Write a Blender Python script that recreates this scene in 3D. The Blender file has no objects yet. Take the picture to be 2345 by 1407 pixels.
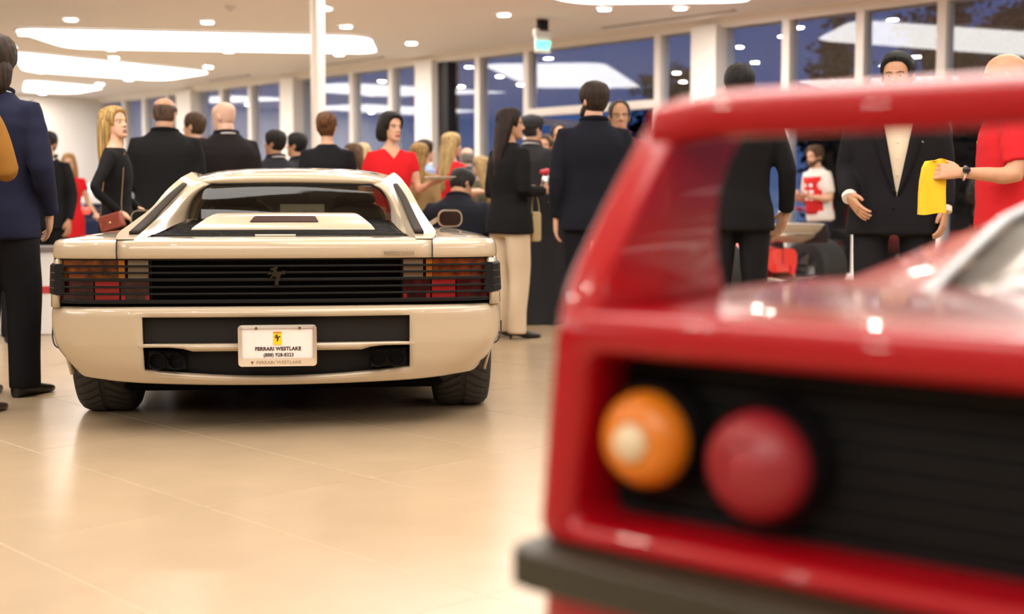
import bpy, bmesh, math, random
import numpy as np
from mathutils import Vector, Matrix
random.seed(7); rng = np.random.RandomState(7)
PI = math.pi
SC = bpy.context.scene
COL = SC.collection

# ------------------------------------------------------------------ camera, world, exposure
cam_d = bpy.data.cameras.new('camera'); cam = bpy.data.objects.new('camera', cam_d); COL.objects.link(cam)
cam_d.sensor_width = 36.0; cam_d.lens = 36.0 * 3000.0 / 2345.0
cam_d.clip_start = 0.02; cam_d.clip_end = 300
cam.location = (0, 0, 0.99)
cam.rotation_euler = (PI/2 - math.atan(233.5/3000.0), 0, 0)
cam_d.dof.use_dof = True; cam_d.dof.focus_distance = 5.75; cam_d.dof.aperture_fstop = 1.75
SC.camera = cam
SC.view_settings.view_transform = 'Standard'; SC.view_settings.look = 'None'
SC.view_settings.gamma = 1.0; SC.view_settings.use_curve_mapping = False
SC.view_settings.exposure = 0.55
SC.cycles.adaptive_threshold = .07; SC.cycles.max_bounces = 6; SC.cycles.diffuse_bounces = 3; SC.cycles.glossy_bounces = 4; SC.cycles.transparent_max_bounces = 12; SC.cycles.caustics_reflective = False; SC.cycles.caustics_refractive = False
W = bpy.data.worlds.new('dusk'); SC.world = W; W.use_nodes = True
nt = W.node_tree; nt.nodes.clear()
wo = nt.nodes.new('ShaderNodeOutputWorld'); bg = nt.nodes.new('ShaderNodeBackground')
tc = nt.nodes.new('ShaderNodeTexCoord'); sx = nt.nodes.new('ShaderNodeSeparateXYZ'); cr = nt.nodes.new('ShaderNodeValToRGB')
nt.links.new(tc.outputs['Generated'], sx.inputs[0]); nt.links.new(sx.outputs['Z'], cr.inputs[0])
cr.color_ramp.elements[0].position = 0.0; cr.color_ramp.elements[0].color = (.075, .11, .22, 1); e_ = cr.color_ramp.elements.new(.06); e_.color = (.033, .065, .18, 1)
cr.color_ramp.elements[-1].position = 0.35; cr.color_ramp.elements[-1].color = (.010, .037, .136, 1)
nt.links.new(cr.outputs[0], bg.inputs[0]); bg.inputs[1].default_value = 1.0
nt.links.new(bg.outputs[0], wo.inputs[0])

PANEL_E = 3.8
DOWN_E = 240.0

# ------------------------------------------------------------------ helpers
MATS = {}
def mat(name, col=(.8,.8,.8), rough=.5, metal=0., spec=.5, coat=0., emis=None, es=0., trans=0., alpha=1., bump=None, vary=None, sheen=0., ior=1.5):
    if name in MATS: return MATS[name]
    m = bpy.data.materials.new(name); m.use_nodes = True; MATS[name] = m
    t = m.node_tree; b = t.nodes['Principled BSDF']
    b.inputs['Base Color'].default_value = (*col, 1); b.inputs['Roughness'].default_value = rough
    b.inputs['Metallic'].default_value = metal; b.inputs['Specular IOR Level'].default_value = spec
    b.inputs['Coat Weight'].default_value = coat; b.inputs['Coat Roughness'].default_value = .03
    b.inputs['IOR'].default_value = ior
    if trans: b.inputs['Transmission Weight'].default_value = trans
    if sheen: b.inputs['Sheen Weight'].default_value = sheen
    if alpha < 1: b.inputs['Alpha'].default_value = alpha
    if emis: b.inputs['Emission Color'].default_value = (*emis, 1); b.inputs['Emission Strength'].default_value = es
    if vary or bump:
        co = t.nodes.new('ShaderNodeTexCoord')
    if vary:                                     # vary = (scale, amount)
        n = t.nodes.new('ShaderNodeTexNoise'); n.inputs['Scale'].default_value = vary[0]; n.inputs['Detail'].default_value = 6
        r = t.nodes.new('ShaderNodeValToRGB'); a = vary[1]
        r.color_ramp.elements[0].position = .3; r.color_ramp.elements[1].position = .7
        r.color_ramp.elements[0].color = (*[c*(1-a) for c in col], 1); r.color_ramp.elements[1].color = (*[min(1, c*(1+a)) for c in col], 1)
        t.links.new(co.outputs['Object'], n.inputs['Vector']); t.links.new(n.outputs['Fac'], r.inputs[0]); t.links.new(r.outputs[0], b.inputs['Base Color'])
    if bump:                                     # bump = (scale xyz, strength)
        mp = t.nodes.new('ShaderNodeMapping'); mp.inputs['Scale'].default_value = bump[0]
        n = t.nodes.new('ShaderNodeTexNoise'); n.inputs['Scale'].default_value = 1; n.inputs['Detail'].default_value = 3
        bp = t.nodes.new('ShaderNodeBump'); bp.inputs['Strength'].default_value = bump[1]; bp.inputs['Distance'].default_value = .01
        t.links.new(co.outputs['Object'], mp.inputs[0]); t.links.new(mp.outputs[0], n.inputs['Vector'])
        t.links.new(n.outputs['Fac'], bp.inputs['Height']); t.links.new(bp.outputs[0], b.inputs['Normal'])
    return m

def glass_mat(name, tint=(1,1,1), base=.04, rough=.0, gain=1.0):
    """thin pane: transparent with a Fresnel reflection"""
    if name in MATS: return MATS[name]
    m = bpy.data.materials.new(name); m.use_nodes = True; MATS[name] = m
    t = m.node_tree; t.nodes.clear()
    o = t.nodes.new('ShaderNodeOutputMaterial'); mx = t.nodes.new('ShaderNodeMixShader')
    tr = t.nodes.new('ShaderNodeBsdfTransparent'); tr.inputs[0].default_value = (*tint, 1)
    gl = t.nodes.new('ShaderNodeBsdfGlossy'); gl.inputs['Roughness'].default_value = rough
    fr = t.nodes.new('ShaderNodeFresnel'); fr.inputs[0].default_value = 1.5
    mu = t.nodes.new('ShaderNodeMath'); mu.operation = 'MULTIPLY_ADD'; mu.inputs[1].default_value = gain; mu.inputs[2].default_value = base; mu.use_clamp = True
    ge = t.nodes.new('ShaderNodeNewGeometry'); io = t.nodes.new('ShaderNodeMath'); io.operation = 'MULTIPLY_ADD'; io.inputs[1].default_value = 1/1.5-1.5; io.inputs[2].default_value = 1.5
    t.links.new(ge.outputs['Backfacing'], io.inputs[0]); t.links.new(io.outputs[0], fr.inputs[0])
    t.links.new(fr.outputs[0], mu.inputs[0]); t.links.new(mu.outputs[0], mx.inputs[0])
    t.links.new(tr.outputs[0], mx.inputs[1]); t.links.new(gl.outputs[0], mx.inputs[2]); t.links.new(mx.outputs[0], o.inputs[0])
    return m

class MB:
    """collects shapes into one mesh"""
    def __init__(s): s.v = []; s.f = []
    def add(s, vs, fs):
        o = len(s.v); s.v += [tuple(map(float, v)) for v in vs]; s.f += [tuple(i+o for i in f) for f in fs]; return s
    def box(s, c, d, rz=0., M=None):
        hx, hy, hz = d[0]/2, d[1]/2, d[2]/2; ca, sa = math.cos(rz), math.sin(rz); vs = []
        for z in (-hz, hz):
            for x, y in ((-hx,-hy),(hx,-hy),(hx,hy),(-hx,hy)):
                p = (c[0]+x*ca-y*sa, c[1]+x*sa+y*ca, c[2]+z)
                vs.append(M @ Vector(p) if M else p)
        return s.add(vs, [(3,2,1,0),(4,5,6,7),(0,1,5,4),(1,2,6,5),(2,3,7,6),(3,0,4,7)])
    def loft(s, rings, closed=True, caps=True):
        n = len(rings[0]); vs = [p for r in rings for p in r]; fs = []
        for i in range(len(rings)-1):
            for j in range(n if closed else n-1):
                k = (j+1) % n; fs.append((i*n+j, i*n+k, (i+1)*n+k, (i+1)*n+j))
        if caps and closed:
            fs.append(tuple(range(n-1, -1, -1))); fs.append(tuple((len(rings)-1)*n+j for j in range(n)))
        return s.add(vs, fs)
    def grid(s, G): return s.loft(G, closed=False, caps=False)
    def tube(s, path, r, n=10, flat=1.0, up=None):
        P = [Vector(p) for p in path]; R = r if hasattr(r, '__len__') else [r]*len(P); rings = []
        u0 = Vector(up) if up else None
        for i, p in enumerate(P):
            d = (P[min(i+1, len(P)-1)] - P[max(i-1, 0)]).normalized()
            if u0 is None: u0 = d.orthogonal()
            a = (u0 - d*u0.dot(d))
            a = a.normalized() if a.length > 1e-6 else d.orthogonal().normalized()
            b = d.cross(a); u0 = a if not up else u0
            rings.append([p + a*(R[i]*math.cos(2*PI*k/n)) + b*(R[i]*flat*math.sin(2*PI*k/n)) for k in range(n)])
        return s.loft(rings)
    def ell(s, c, r, n=14, m=9, M=None):
        rings = []
        for i in range(m):
            a = PI*(i+.5)/m if 0 < i < m-1 else (0.02 if i == 0 else PI-.02)
            q = [(c[0]+r[0]*math.sin(a)*math.cos(2*PI*k/n), c[1]+r[1]*math.sin(a)*math.sin(2*PI*k/n), c[2]-r[2]*math.cos(a)) for k in range(n)]
            rings.append([M @ Vector(p) for p in q] if M else q)
        return s.loft(rings)
    def prism(s, poly, a, b, ax='y'):
        """2-D polygon (u,w) extruded between a and b along axis"""
        def P(u, w, t): return {'y': (u, t, w), 'x': (t, u, w), 'z': (u, w, t)}[ax]
        n = len(poly); vs = [P(u, w, a) for u, w in poly] + [P(u, w, b) for u, w in poly]
        fs = [tuple(range(n-1,-1,-1)), tuple(range(n, 2*n))] + [(i, (i+1) % n, n+(i+1) % n, n+i) for i in range(n)]
        return s.add(vs, fs)
    def cyl(s, c, r, h, ax='z', n=24, r2=None):
        r2 = r if r2 is None else r2; rings = []
        for t, rr in ((-h/2, r), (h/2, r2)):
            q = []
            for k in range(n):
                x, y = rr*math.cos(2*PI*k/n), rr*math.sin(2*PI*k/n)
                q.append({'z': (c[0]+x, c[1]+y, c[2]+t), 'y': (c[0]+x, c[1]+t, c[2]+y), 'x': (c[0]+t, c[1]+x, c[2]+y)}[ax])
            rings.append(q)
        return s.loft(rings)
    def mesh(s, name):
        me = bpy.data.meshes.new(name); me.from_pydata(s.v, [], s.f); me.update()
        bm = bmesh.new(); bm.from_mesh(me); bmesh.ops.recalc_face_normals(bm, faces=bm.faces); bm.to_mesh(me); bm.free()
        return me
    def build(s, name, m, parent=None, smooth=35, bevel=0., solid=0., loc=None, subs=0, weld=False, soff=-1):
        me = s.mesh(name)
        if weld:
            bm = bmesh.new(); bm.from_mesh(me); bmesh.ops.remove_doubles(bm, verts=bm.verts, dist=1e-4); bmesh.ops.recalc_face_normals(bm, faces=bm.faces); bm.to_mesh(me); bm.free()
        return mobj(name, me, m, parent, smooth, bevel, solid, loc, subs, soff)

def mobj(name, me, m, parent=None, smooth=35, bevel=0., solid=0., loc=None, subs=0, soff=-1):
    if m is not None:
        for q in (m if isinstance(m, (list, tuple)) else [m]): me.materials.append(q)
    if smooth:
        me.polygons.foreach_set('use_smooth', [True]*len(me.polygons))
        if smooth < 180: me.set_sharp_from_angle(angle=math.radians(smooth))
    o = bpy.data.objects.new(name, me); COL.objects.link(o)
    if parent: o.parent = parent
    if loc: o.location = loc
    if solid:
        q = o.modifiers.new('solid', 'SOLIDIFY'); q.thickness = solid; q.offset = soff
    if bevel:
        q = o.modifiers.new('bevel', 'BEVEL'); q.width = bevel; q.segments = 2; q.limit_method = 'ANGLE'; q.angle_limit = math.radians(40)
    if subs:
        q = o.modifiers.new('sub', 'SUBSURF'); q.levels = subs; q.render_levels = subs
    return o

def tag(o, label, cat, group=None):
    o['label'] = label; o['category'] = cat
    if group: o['group'] = group
    return o
def thing(name, label, cat, loc=(0,0,0), rz=0., group=None, scale=1.):
    o = bpy.data.objects.new(name, None); COL.objects.link(o); o.location = loc; o.rotation_euler = (0,0,rz); o.scale = (scale,)*3
    o.empty_display_size = .1
    return tag(o, label, cat, group)
def struct(o): o['kind'] = 'structure'; return o

def cm(pts, n):
    """Catmull-Rom resample of a polyline to n points"""
    P = np.array(pts, float); k = len(P)
    if k == 2: return [tuple(P[0]+(P[1]-P[0])*t) for t in np.linspace(0,1,n)]
    d = np.r_[0, np.cumsum(np.linalg.norm(np.diff(P, axis=0), axis=1))]; out = []
    T = np.gradient(P, d, axis=0)
    for t in np.linspace(0, d[-1], n):
        i = min(max(np.searchsorted(d, t)-1, 0), k-2); h = d[i+1]-d[i]; u = (t-d[i])/h
        out.append(tuple((2*u**3-3*u*u+1)*P[i] + (u**3-2*u*u+u)*h*T[i] + (-2*u**3+3*u*u)*P[i+1] + (u**3-u*u)*h*T[i+1]))
    return out
def interp(x, xs, ys): return float(np.interp(x, xs, ys))
def coons(c0, c1, d0, d1, nu, nv):
    """patch: c0/c1 along u (v=0,1), d0/d1 along v (u=0,1)"""
    A, B, Cc, D = [np.array(cm(q, n)) for q, n in ((c0, nu), (c1, nu), (d0, nv), (d1, nv))]; G = []
    for j in range(nv):
        v = j/(nv-1); row = []
        for i in range(nu):
            u = i/(nu-1)
            p = (1-v)*A[i]+v*B[i]+(1-u)*Cc[j]+u*D[j]-((1-u)*(1-v)*A[0]+u*(1-v)*A[-1]+(1-u)*v*B[0]+u*v*B[-1])
            row.append(tuple(p))
        G.append(row)
    return G
def mirror(G): return [[(-p[0], p[1], p[2]) for p in r] for r in G]
def rrect(w, h, r, n=5):
    out = []
    for cx, cy, a0 in ((w/2-r, h/2-r, 0), (-w/2+r, h/2-r, PI/2), (-w/2+r, -h/2+r, PI), (w/2-r, -h/2+r, 1.5*PI)):
        out += [(cx+r*math.cos(a0+PI/2*k/n), cy+r*math.sin(a0+PI/2*k/n)) for k in range(n+1)]
    return out
def round_poly(P, r, n=6):
    out = []; k = len(P)
    for i in range(k):
        p, a, b = Vector(P[i]), Vector(P[i-1]), Vector(P[(i+1) % k])
        u, w = (a-p).normalized(), (b-p).normalized(); rr = min(r, (a-p).length*.45, (b-p).length*.45)
        s, e = p+u*rr, p+w*rr
        for j in range(n+1):
            t = j/n; q = s*(1-t)**2+p*2*t*(1-t)+e*t*t; out.append((q.x, q.y))
    return out
def text_mesh(name, s, size, m, parent, M, ext=.0008, bold=0., sx=1., space=1.):
    c = bpy.data.curves.new(name, 'FONT'); c.body = s; c.size = size; c.extrude = ext; c.offset = bold; c.align_x = 'CENTER'; c.align_y = 'CENTER'; c.resolution_u = 3; c.space_character = space
    o = bpy.data.objects.new(name+'_c', c); COL.objects.link(o)
    bpy.context.view_layer.update(); dg = bpy.context.evaluated_depsgraph_get()
    me = bpy.data.meshes.new_from_object(o.evaluated_get(dg)); bpy.data.objects.remove(o); bpy.data.curves.remove(c)
    me.transform(M @ Matrix.Diagonal((sx, 1, 1, 1))); me.name = name
    return mobj(name, me, m, parent, smooth=0)
REAR = Matrix(((1,0,0,0),(0,0,-1,0),(0,1,0,0),(0,0,0,1)))      # text plane seen from -Y
def at(x, y, z, M=REAR): return Matrix.Translation((x, y, z)) @ M
HORSE = [(.02,-.5),(.12,-.46),(.1,-.3),(.22,-.2),(.2,-.02),(.3,.1),(.42,.05),(.46,.2),(.36,.28),(.24,.2),(.12,.16),(.04,.2),(.02,.32),(.1,.42),(-.02,.5),(-.12,.42),(-.3,.36),(-.28,.28),(-.14,.28),(-.16,.14),(-.36,.2),(-.42,.08),(-.36,.02),(-.32,.1),(-.18,.04),(-.3,-.06),(-.26,-.16),(-.2,-.06),(-.06,-.04),(.02,-.16),(-.08,-.28),(-.06,-.4),(-.12,-.48)]

# materials
M_WALL = mat('white_wall_paint', (.93,.92,.91), .6)
M_CEIL = mat('ceiling_paint', (.90,.89,.91), .7)
M_FRAME = mat('white_window_frame', (.90,.88,.87), .4)
M_BLACKMETAL = mat('black_metal', (.012,.012,.014), .4)
M_TILE = mat('beige_floor_tile', (.405,.30,.19), .26, spec=.5, vary=(3.5, .05))
M_GROUT = mat('pale_grout', (.62,.50,.36), .35)
M_PANEL = mat('luminous_panel', (1,1,1), .5, emis=(1.0,.95,.90), es=PANEL_E)
M_DOWN = mat('downlight_glow', (1,1,1), .5, emis=(1.0,.90,.78), es=DOWN_E)
M_CHROME = mat('chrome', (.75,.75,.76), .12, metal=1.)
M_GLASS = glass_mat('window_glass', (.92,.95,.98), base=.025, gain=1.9)
M_RUBBER = mat('tyre_rubber', (.018,.018,.018), .75)
M_BLACK = mat('satin_black', (.006,.006,.0065), .5, spec=.2)
M_GRILLE = mat('black_grille', (.007,.0065,.006), .45, spec=.18)

# ------------------------------------------------------------------ the room, in a frame along the window wall (s, t)
C0 = Vector((-10.1, 32.3, 0)); ES = Vector((.68662, -.72702, 0)); ET = Vector((-.72702, -.68662, 0))
ROT = math.atan2(ES.y, ES.x)
def st(s, t, z=0.): return C0 + ES*s + ET*t + Vector((0,0,z))
ZC = 3.58; S1 = 44.; T1 = 27.
def sbox(mb, s0, s1, t0, t1, z0, z1):
    c = st((s0+s1)/2, (t0+t1)/2, (z0+z1)/2); return mb.box(c, (s1-s0, t1-t0, z1-z0), ROT)
fl = struct(sbox(MB(), -.3, S1+.3, -.3, T1+.3, -.3, -.0007).build('floor', M_GROUT, smooth=0))
TS, TT = 1.36, .68; s0, t0 = 26.64, 12.65
tiles = []
for i in range(-20, 14):
    for j in range(-20, 23):
        a, b = s0+i*TS+(TS/2 if j % 2 else 0)*0, t0+j*TT
        a0, a1, b0, b1 = max(a, 0), min(a+TS, S1), max(b, 0), min(b+TT, T1)
        if a1-a0 > .1 and b1-b0 > .1: tiles.append((a0, a1, b0, b1))
def seen(q):
    p = st((q[0]+q[1])/2, (q[2]+q[3])/2); return p.y if (p.y > 1.6 and abs(p.x/p.y) < .47) else 1e3+p.length
tiles.sort(key=seen)
tm = MB().box((0,0,-.006), (TS-.004, TT-.004, .012)).mesh('floor_tile'); tm.materials.append(M_TILE)
rest = MB(); nt_ = 0
for q in tiles:
    if nt_ < 300 and q[1]-q[0] > TS-.01 and q[3]-q[2] > TT-.01:
        o = bpy.data.objects.new('floor_tile', tm); COL.objects.link(o); o.parent = fl
        o.location = st((q[0]+q[1])/2, (q[2]+q[3])/2); o.rotation_euler = (0,0,ROT); nt_ += 1
    else:
        c = st((q[0]+q[1])/2, (q[2]+q[3])/2, -.006); rest.box(c, (q[1]-q[0]-.005, q[3]-q[2]-.005, .012), ROT)
o = rest.build('floor_tile_field', M_TILE, fl, smooth=0); o['kind'] = 'stuff'

struct(sbox(MB(), -.3, S1+.3, -.3, T1+.3, ZC, ZC+.3).build('ceiling', M_CEIL, smooth=0))
struct(sbox(MB(), -.3, 0, -.3, T1+.3, 0, ZC).build('wall_left', M_WALL, smooth=0))
struct(sbox(MB(), S1, S1+.3, -.3, T1+.3, 0, ZC).build('wall_right', M_WALL, smooth=0))
struct(sbox(MB(), -.3, S1+.3, T1, T1+.3, 0, ZC).build('wall_rear', mat('grey_wall_paint', (.30,.27,.25), .6), smooth=0))
# window wall: head beam, pillars, mullions, panes, transom over the doorway
struct(sbox(MB(), -.3, S1+.3, -.3, .0, 3.46, ZC).build('trim_1', M_FRAME, smooth=0))         # head beam
struct(sbox(MB(), 0, S1, .0, .07, 3.50, ZC).build('trim_2', mat('cove_edge', (.9,.86,.8), .5), smooth=0))   # bright edge strip
struct(sbox(MB(), -.3, S1+.3, -.3, .0, -.0, .09).build('baseboard_window', M_FRAME, smooth=0))
pil = [(3.97,4.6),(8.1,8.56),(12.35,12.8),(18.52,18.96),(23.4,23.85),(28.2,28.65),(33,33.45),(37.8,38.25),(42.6,43.05)]
mul = [1.22,2.2,3.3,5.64,6.76,10.28,11.47,13.83,15.01,17.78,20.02,21.15,22.28,24.9,26.1,27.2,29.8,31,32.1,34.6,35.8,37,39.4,40.6,41.7]
for i, (a, b) in enumerate(pil):
    struct(sbox(MB(), a, b, -.3, .12, 0, 3.5).build('wall_pillar', M_WALL, smooth=0))
struct(sbox(MB(), 12.82, 13.07, -.28, -.02, .09, 3.46).build('wall_post', M_BLACKMETAL, smooth=0))
for m_ in mul:
    struct(sbox(MB(), m_-.06, m_+.06, -.22, -.02, .09, 3.46).build('trim_mullion', M_FRAME, smooth=0))
struct(sbox(MB(), 15.07, 17.72, -.22, -.02, 2.42, 2.54).build('trim_transom', M_FRAME, smooth=0))
edges = sorted([0] + [x for p in pil for x in p] + mul + [S1]); k = 0
pil_mid = [(a+b)/2 for a, b in pil]
for a, b in zip(edges[:-1], edges[1:]):
    if any(a < c < b for c in pil_mid) or b-a < .1: continue
    z0 = 2.5 if abs(a-15.01) < .01 else .09
    k += 1
    struct(sbox(MB(), a+.02, b-.02, -.125, -.115, z0, 3.46).build('window_%d' % k, M_GLASS, smooth=0))
# glazed double door under the transom, standing open outwards
for n_, (s_, dr) in enumerate(((15.1, 1), (17.69, -1))):
    e = struct(bpy.data.objects.new('door_%d' % (n_+1), None)); COL.objects.link(e); e.location = st(s_, -.12, 0); e.rotation_euler = (0,0, ROT + (PI*.55 if dr > 0 else PI*.45))
    mb = MB()
    for x0, x1, z0, z1 in ((0,.09,.02,2.41),(1.17,1.26,.02,2.41),(.09,1.17,.02,.28),(.09,1.17,2.3,2.41)): mb.box(((x0+x1)/2,0,(z0+z1)/2),(x1-x0,.05,z1-z0))
    mb.build('door_frame', M_FRAME, e, smooth=0)
    MB().box((.63,0,1.29),(1.08,.012,2.02)).build('door_glass', M_GLASS, e, smooth=0)
    MB().tube([(1.13,.03,.9),(1.13,.08,.9),(1.13,.08,1.35),(1.13,.03,1.35)], .012).build('door_handle', M_CHROME, e)

# ceiling fittings
panels = [[(11.3,6.9),(14.2,2.5),(12.5,1.05),(9.6,5.2)], [(8.5,5.7),(7.8,1.4),(5.6,1.3),(5.5,4.2)], [(3.7,3.4),(3.3,1.4),(1.3,1.25),(1.0,2.3)],
          [(18.6,2.55),(20.3,1.0),(22.3,6.6),(20.5,9.3)], [(25,2.),(27.6,1.5),(28.2,7.),(25.6,8.)], [(22,10.5),(25.6,11.4),(24.6,15.2),(21,13.4)],
          [(27.2,9.),(30,9.6),(29.2,14.2),(26.6,13.)], [(32,4.6),(34.6,5),(34.4,11.2),(31.7,10.)], [(14.5,8.),(17.3,9.5),(15.2,14),(13,12.)],
          [(3.6,9.2),(3.4,5.2),(1.1,4.8),(1.2,8.8)], [(29,16.5),(33,16),(34,20.6),(30,21.6)], [(22,17.4),(26,17.8),(25,22.6),(21.4,21.4)], [(37,8),(40,9),(39,15),(36.4,13.6)]]  # first panel of this row is unseen, added to brighten the left wall
for i, P in enumerate(panels):
    q = round_poly(P, .45)
    rim = MB(); n = len(q); c = Vector((sum(p[0] for p in q)/n, sum(p[1] for p in q)/n))
    t_ = thing('ceiling_light_panel', ['large rounded luminous ceiling panel behind the round white column', 'long rounded luminous ceiling panel above the standing guests', 'small luminous ceiling panel nearest the white end wall', 'luminous ceiling panel at the top edge of the picture above the windows'][i] if i < 4 else 'rounded luminous ceiling panel overhead outside the picture', 'ceiling light', st(c.x, c.y, ZC), 0, 'luminous ceiling panels')
    wp = [st(p[0], p[1]) - st(c.x, c.y) for p in q]
    MB().prism([(p.x, p.y) for p in wp], -.02, .0, 'z').build('diffuser', M_PANEL, t_, smooth=0)
    inner = [(p.x, p.y, -.028) for p in wp]; outer = [(p.x*1.015, p.y*1.015, -.002) for p in wp]
    MB().loft([outer, [(x,y,-.03) for x,y,_ in outer], inner], caps=False).build('panel_rim', M_FRAME, t_)
down = [(12.71,6.58),(13.79,5.06),(14.76,3.36),(10.74,6.41),(9.87,4.57),(10.93,2.99),(13.88,1.43),(11.84,1.37),(8.69,3.93),(8.46,1.93),(8.97,5.88),(5.53,3.86),(5.21,1.87),(3.78,1.81),(.8,1.76),(19.23,1.23),
        (20.6,1.5),(18.46,5.9),(18.5,1.9),(17.2,2.5),(16,4.6)] 
ndv = len(down)
down += [(17.3,6.8),(19.2,8.6),(21.,10.1),(23.2,9.2),(25.,9.6),(26.3,10.6),(20.4,12.),(23.,16.),(25.9,15.4),(27.8,15.3),(30.3,13),(30.8,11),(23.6,4),(23.8,7),(29.3,5),(29.5,8),(28,18),(20.5,16),(33,13.4),(34.6,15.4),(1.1,3.3),(1.1,4.5),(1.1,5.8),(2.4,4.2),(.9,7.4)]  # closing group by the left wall: unseen extras added to wash it with light
whr = ['left of the large luminous panel', 'above the luminous panel behind the column']
DL = ['small recessed downlight nearest the top left corner, above the luminous panel', 'small recessed downlight above the middle of the large luminous panel', 'small recessed downlight right of the white column above the large luminous panel', 'small recessed downlight left of the large luminous panel, beside the dark-haired man', 'small recessed downlight below the left end of the large luminous panel', 'small recessed downlight below the middle of the large luminous panel', 'small recessed downlight right of the large luminous panel, above the pillar', 'small recessed downlight just below the right end of the large luminous panel', 'small recessed downlight at the upper edge of the long luminous panel', 'small recessed downlight at the right tip of the long luminous panel', 'small recessed downlight at the left edge above the dark-haired man', 'small recessed downlight between the long and the small luminous panels', 'small recessed downlight below the right half of the long luminous panel', 'small recessed downlight at the right tip of the small luminous panel', 'small recessed downlight below the small luminous panel by the end wall', 'small recessed downlight under the luminous panel at the top of the picture']
dm = None
for i, (a, b) in enumerate(down):
    p = st(a, b, ZC)
    t_ = thing('recessed_downlight', DL[i] if i < len(DL) else 'small round recessed ceiling downlight shining warm white overhead', 'downlight', p, 0, 'recessed ceiling downlights')
    if dm is None:
        MB().cyl((0,0,-.012), .075, .006).build('lens', M_DOWN, t_); r_ = [(math.cos(2*PI*k/24), math.sin(2*PI*k/24)) for k in range(24)]
        MB().loft([[(x*.105,y*.105,-.001) for x,y in r_],[(x*.10,y*.10,-.012) for x,y in r_],[(x*.078,y*.078,-.016) for x,y in r_]], caps=False).build('trim_ring', M_FRAME, t_)
        dm = list(t_.children)
    else:
        for ch in dm: c_ = ch.copy(); COL.objects.link(c_); c_.parent = t_
for k, (a, b, t) in enumerate(((17.2,19.6,.55),(9.9,12.,.55),(6.0,7.6,.5))):
    e = thing('slot_diffuser', ['long dark slot air diffuser in the ceiling beside the exit sign', 'dark slot air diffuser in the ceiling right of the column', 'faint slot air diffuser in the ceiling above the far windows'][k], 'air vent', st((a+b)/2, t, ZC), ROT)
    MB().box((0,0,-.004),(b-a,.09,.008)).build('slot', mat('vent_grey', (.12,.11,.10), .6), e, smooth=0)
    for y_ in (-.06,.06): MB().box((0,y_,-.006),(b-a,.02,.012)).build('vent_edge', M_CEIL, e, smooth=0)
for k, (px_, q) in enumerate(((650,(15.3,5.6)),(598,(15.9,6.4)),(373,(7.6,3.0)))):
    e = tag(MB().cyl((0,0,-.02), .06, .04, r2=.075).cyl((0,0,-.05), .03, .03).build('smoke_detector', M_CEIL), ['round smoke detector on the ceiling left of the column', 'small ceiling sensor above the large luminous panel', 'tiny ceiling sensor by the long luminous panel'][k], 'smoke detector'); e.location = st(q[0], q[1], ZC)
e = thing('camera_dome', 'small dark dome camera high on the white end wall', 'security camera', st(.0, 1.7, 3.42))
MB().cyl((.03,0,.05), .05, .05).build('mount', M_FRAME, e); MB().ell((.03,0,0), (.045,.045,.05)).build('dome', M_BLACK, e)
# round column
cp = Vector(((733-1172.5)/3000*15.0, 15.0, 0))
e = thing('round_column', 'slim round white steel column rising from floor to ceiling', 'column', cp)
MB().cyl((0,0,ZC/2), .082, ZC, n=40).build('shaft', mat('column_white', (.86,.80,.74), .35), e); MB().cyl((0,0,.02), .13, .04, n=40).build('base_plate', mat('column_white'), e)
# exit sign
e = thing('exit_sign', 'green glowing EXIT sign hanging from the ceiling', 'exit sign', Vector((.425, 18.5, 3.22)), math.radians(38))
MB().box((0,0,.0),(.27,.018,.22)).build('acrylic_panel', mat('sign_acrylic', (.75,.85,.82), .2, trans=.0), e, bevel=.003)
MB().box((0,0,.16),(.30,.07,.10)).build('housing', mat('sign_housing', (.55,.52,.50), .5), e, bevel=.006)
MB().box((0,0,.265),(.16,.07,.16)).build('canopy', M_BLACK, e)
text_mesh('lettering', 'EXIT', .135, mat('exit_green', (.0,.5,.3), .5, emis=(.05,1.,.6), es=2.2), e, at(0,-.012,-.01), .003, .004)

# ------------------------------------------------------------------ white sports car (local: x right, y forward from the tail, z up)
M_CREAM = mat('cream_white_paint', (.46,.375,.262), .30, coat=1., spec=.5)
M_DKGLASS = glass_mat('tinted_car_glass', (.42,.40,.33), base=.015)
M_AMBER = mat('amber_lens', (.36,.09,.008), .25, coat=.4, vary=(18, .8))
M_AMBERB = mat('amber_reflector', (.95,.33,.01), .3, coat=.5)
M_REDD = mat('dark_red_lens', (.10,.012,.012), .2, coat=.5, vary=(22,.7))
M_REDB = mat('bright_red_reflector', (.75,.025,.03), .35, coat=.3)
M_SEAT = mat('black_leather', (.012,.012,.012), .55)
M_STRIP = mat('dark_vent_strip', (.022,.016,.012), .7, spec=.12)
M_SEAM = mat('seam_black', (.02,.015,.012), .7)

car = thing('sports_car', 'white wedge-shaped sports car seen from behind with a black slatted tail', 'car', (-1.0095, 5.601, 0), math.radians(6.5))
def yT(x):
    x = abs(x); return interp(x, [0,.4,.67,.85,.93,.96,.975], [.03,.038,.055,.085,.12,.17,.25])
PB = [(0,0),(.3,.006),(.5,.022),(.65,.04),(.8,.068),(.9,.105),(.955,.15),(.985,.21),(.996,.28),(.999,.34)]
def bump_curve():
    xs = [0,.06,.12,.2,.28,.36,.40,.46,.52,.571,.60,.65,.7,.75,.8,.84,.88,.91,.935]; c = [(x, interp(x, [p[0] for p in PB], [p[1] for p in PB])) for x in xs]
    c += [(.956,.15),(.972,.178),(.985,.21),(.993,.245),(.997,.29),(.999,.34)]
    return c
half = bump_curve(); full = [(-x, y) for x, y in reversed(half[1:])] + half
def sc_z(z): return interp(z, [.2,.235,.27,.30,.34,.37,.40,.45,.5,.545,.56], [.868,.885,.912,.934,.963,.978,.988,.996,.998,.994,.985])
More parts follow.
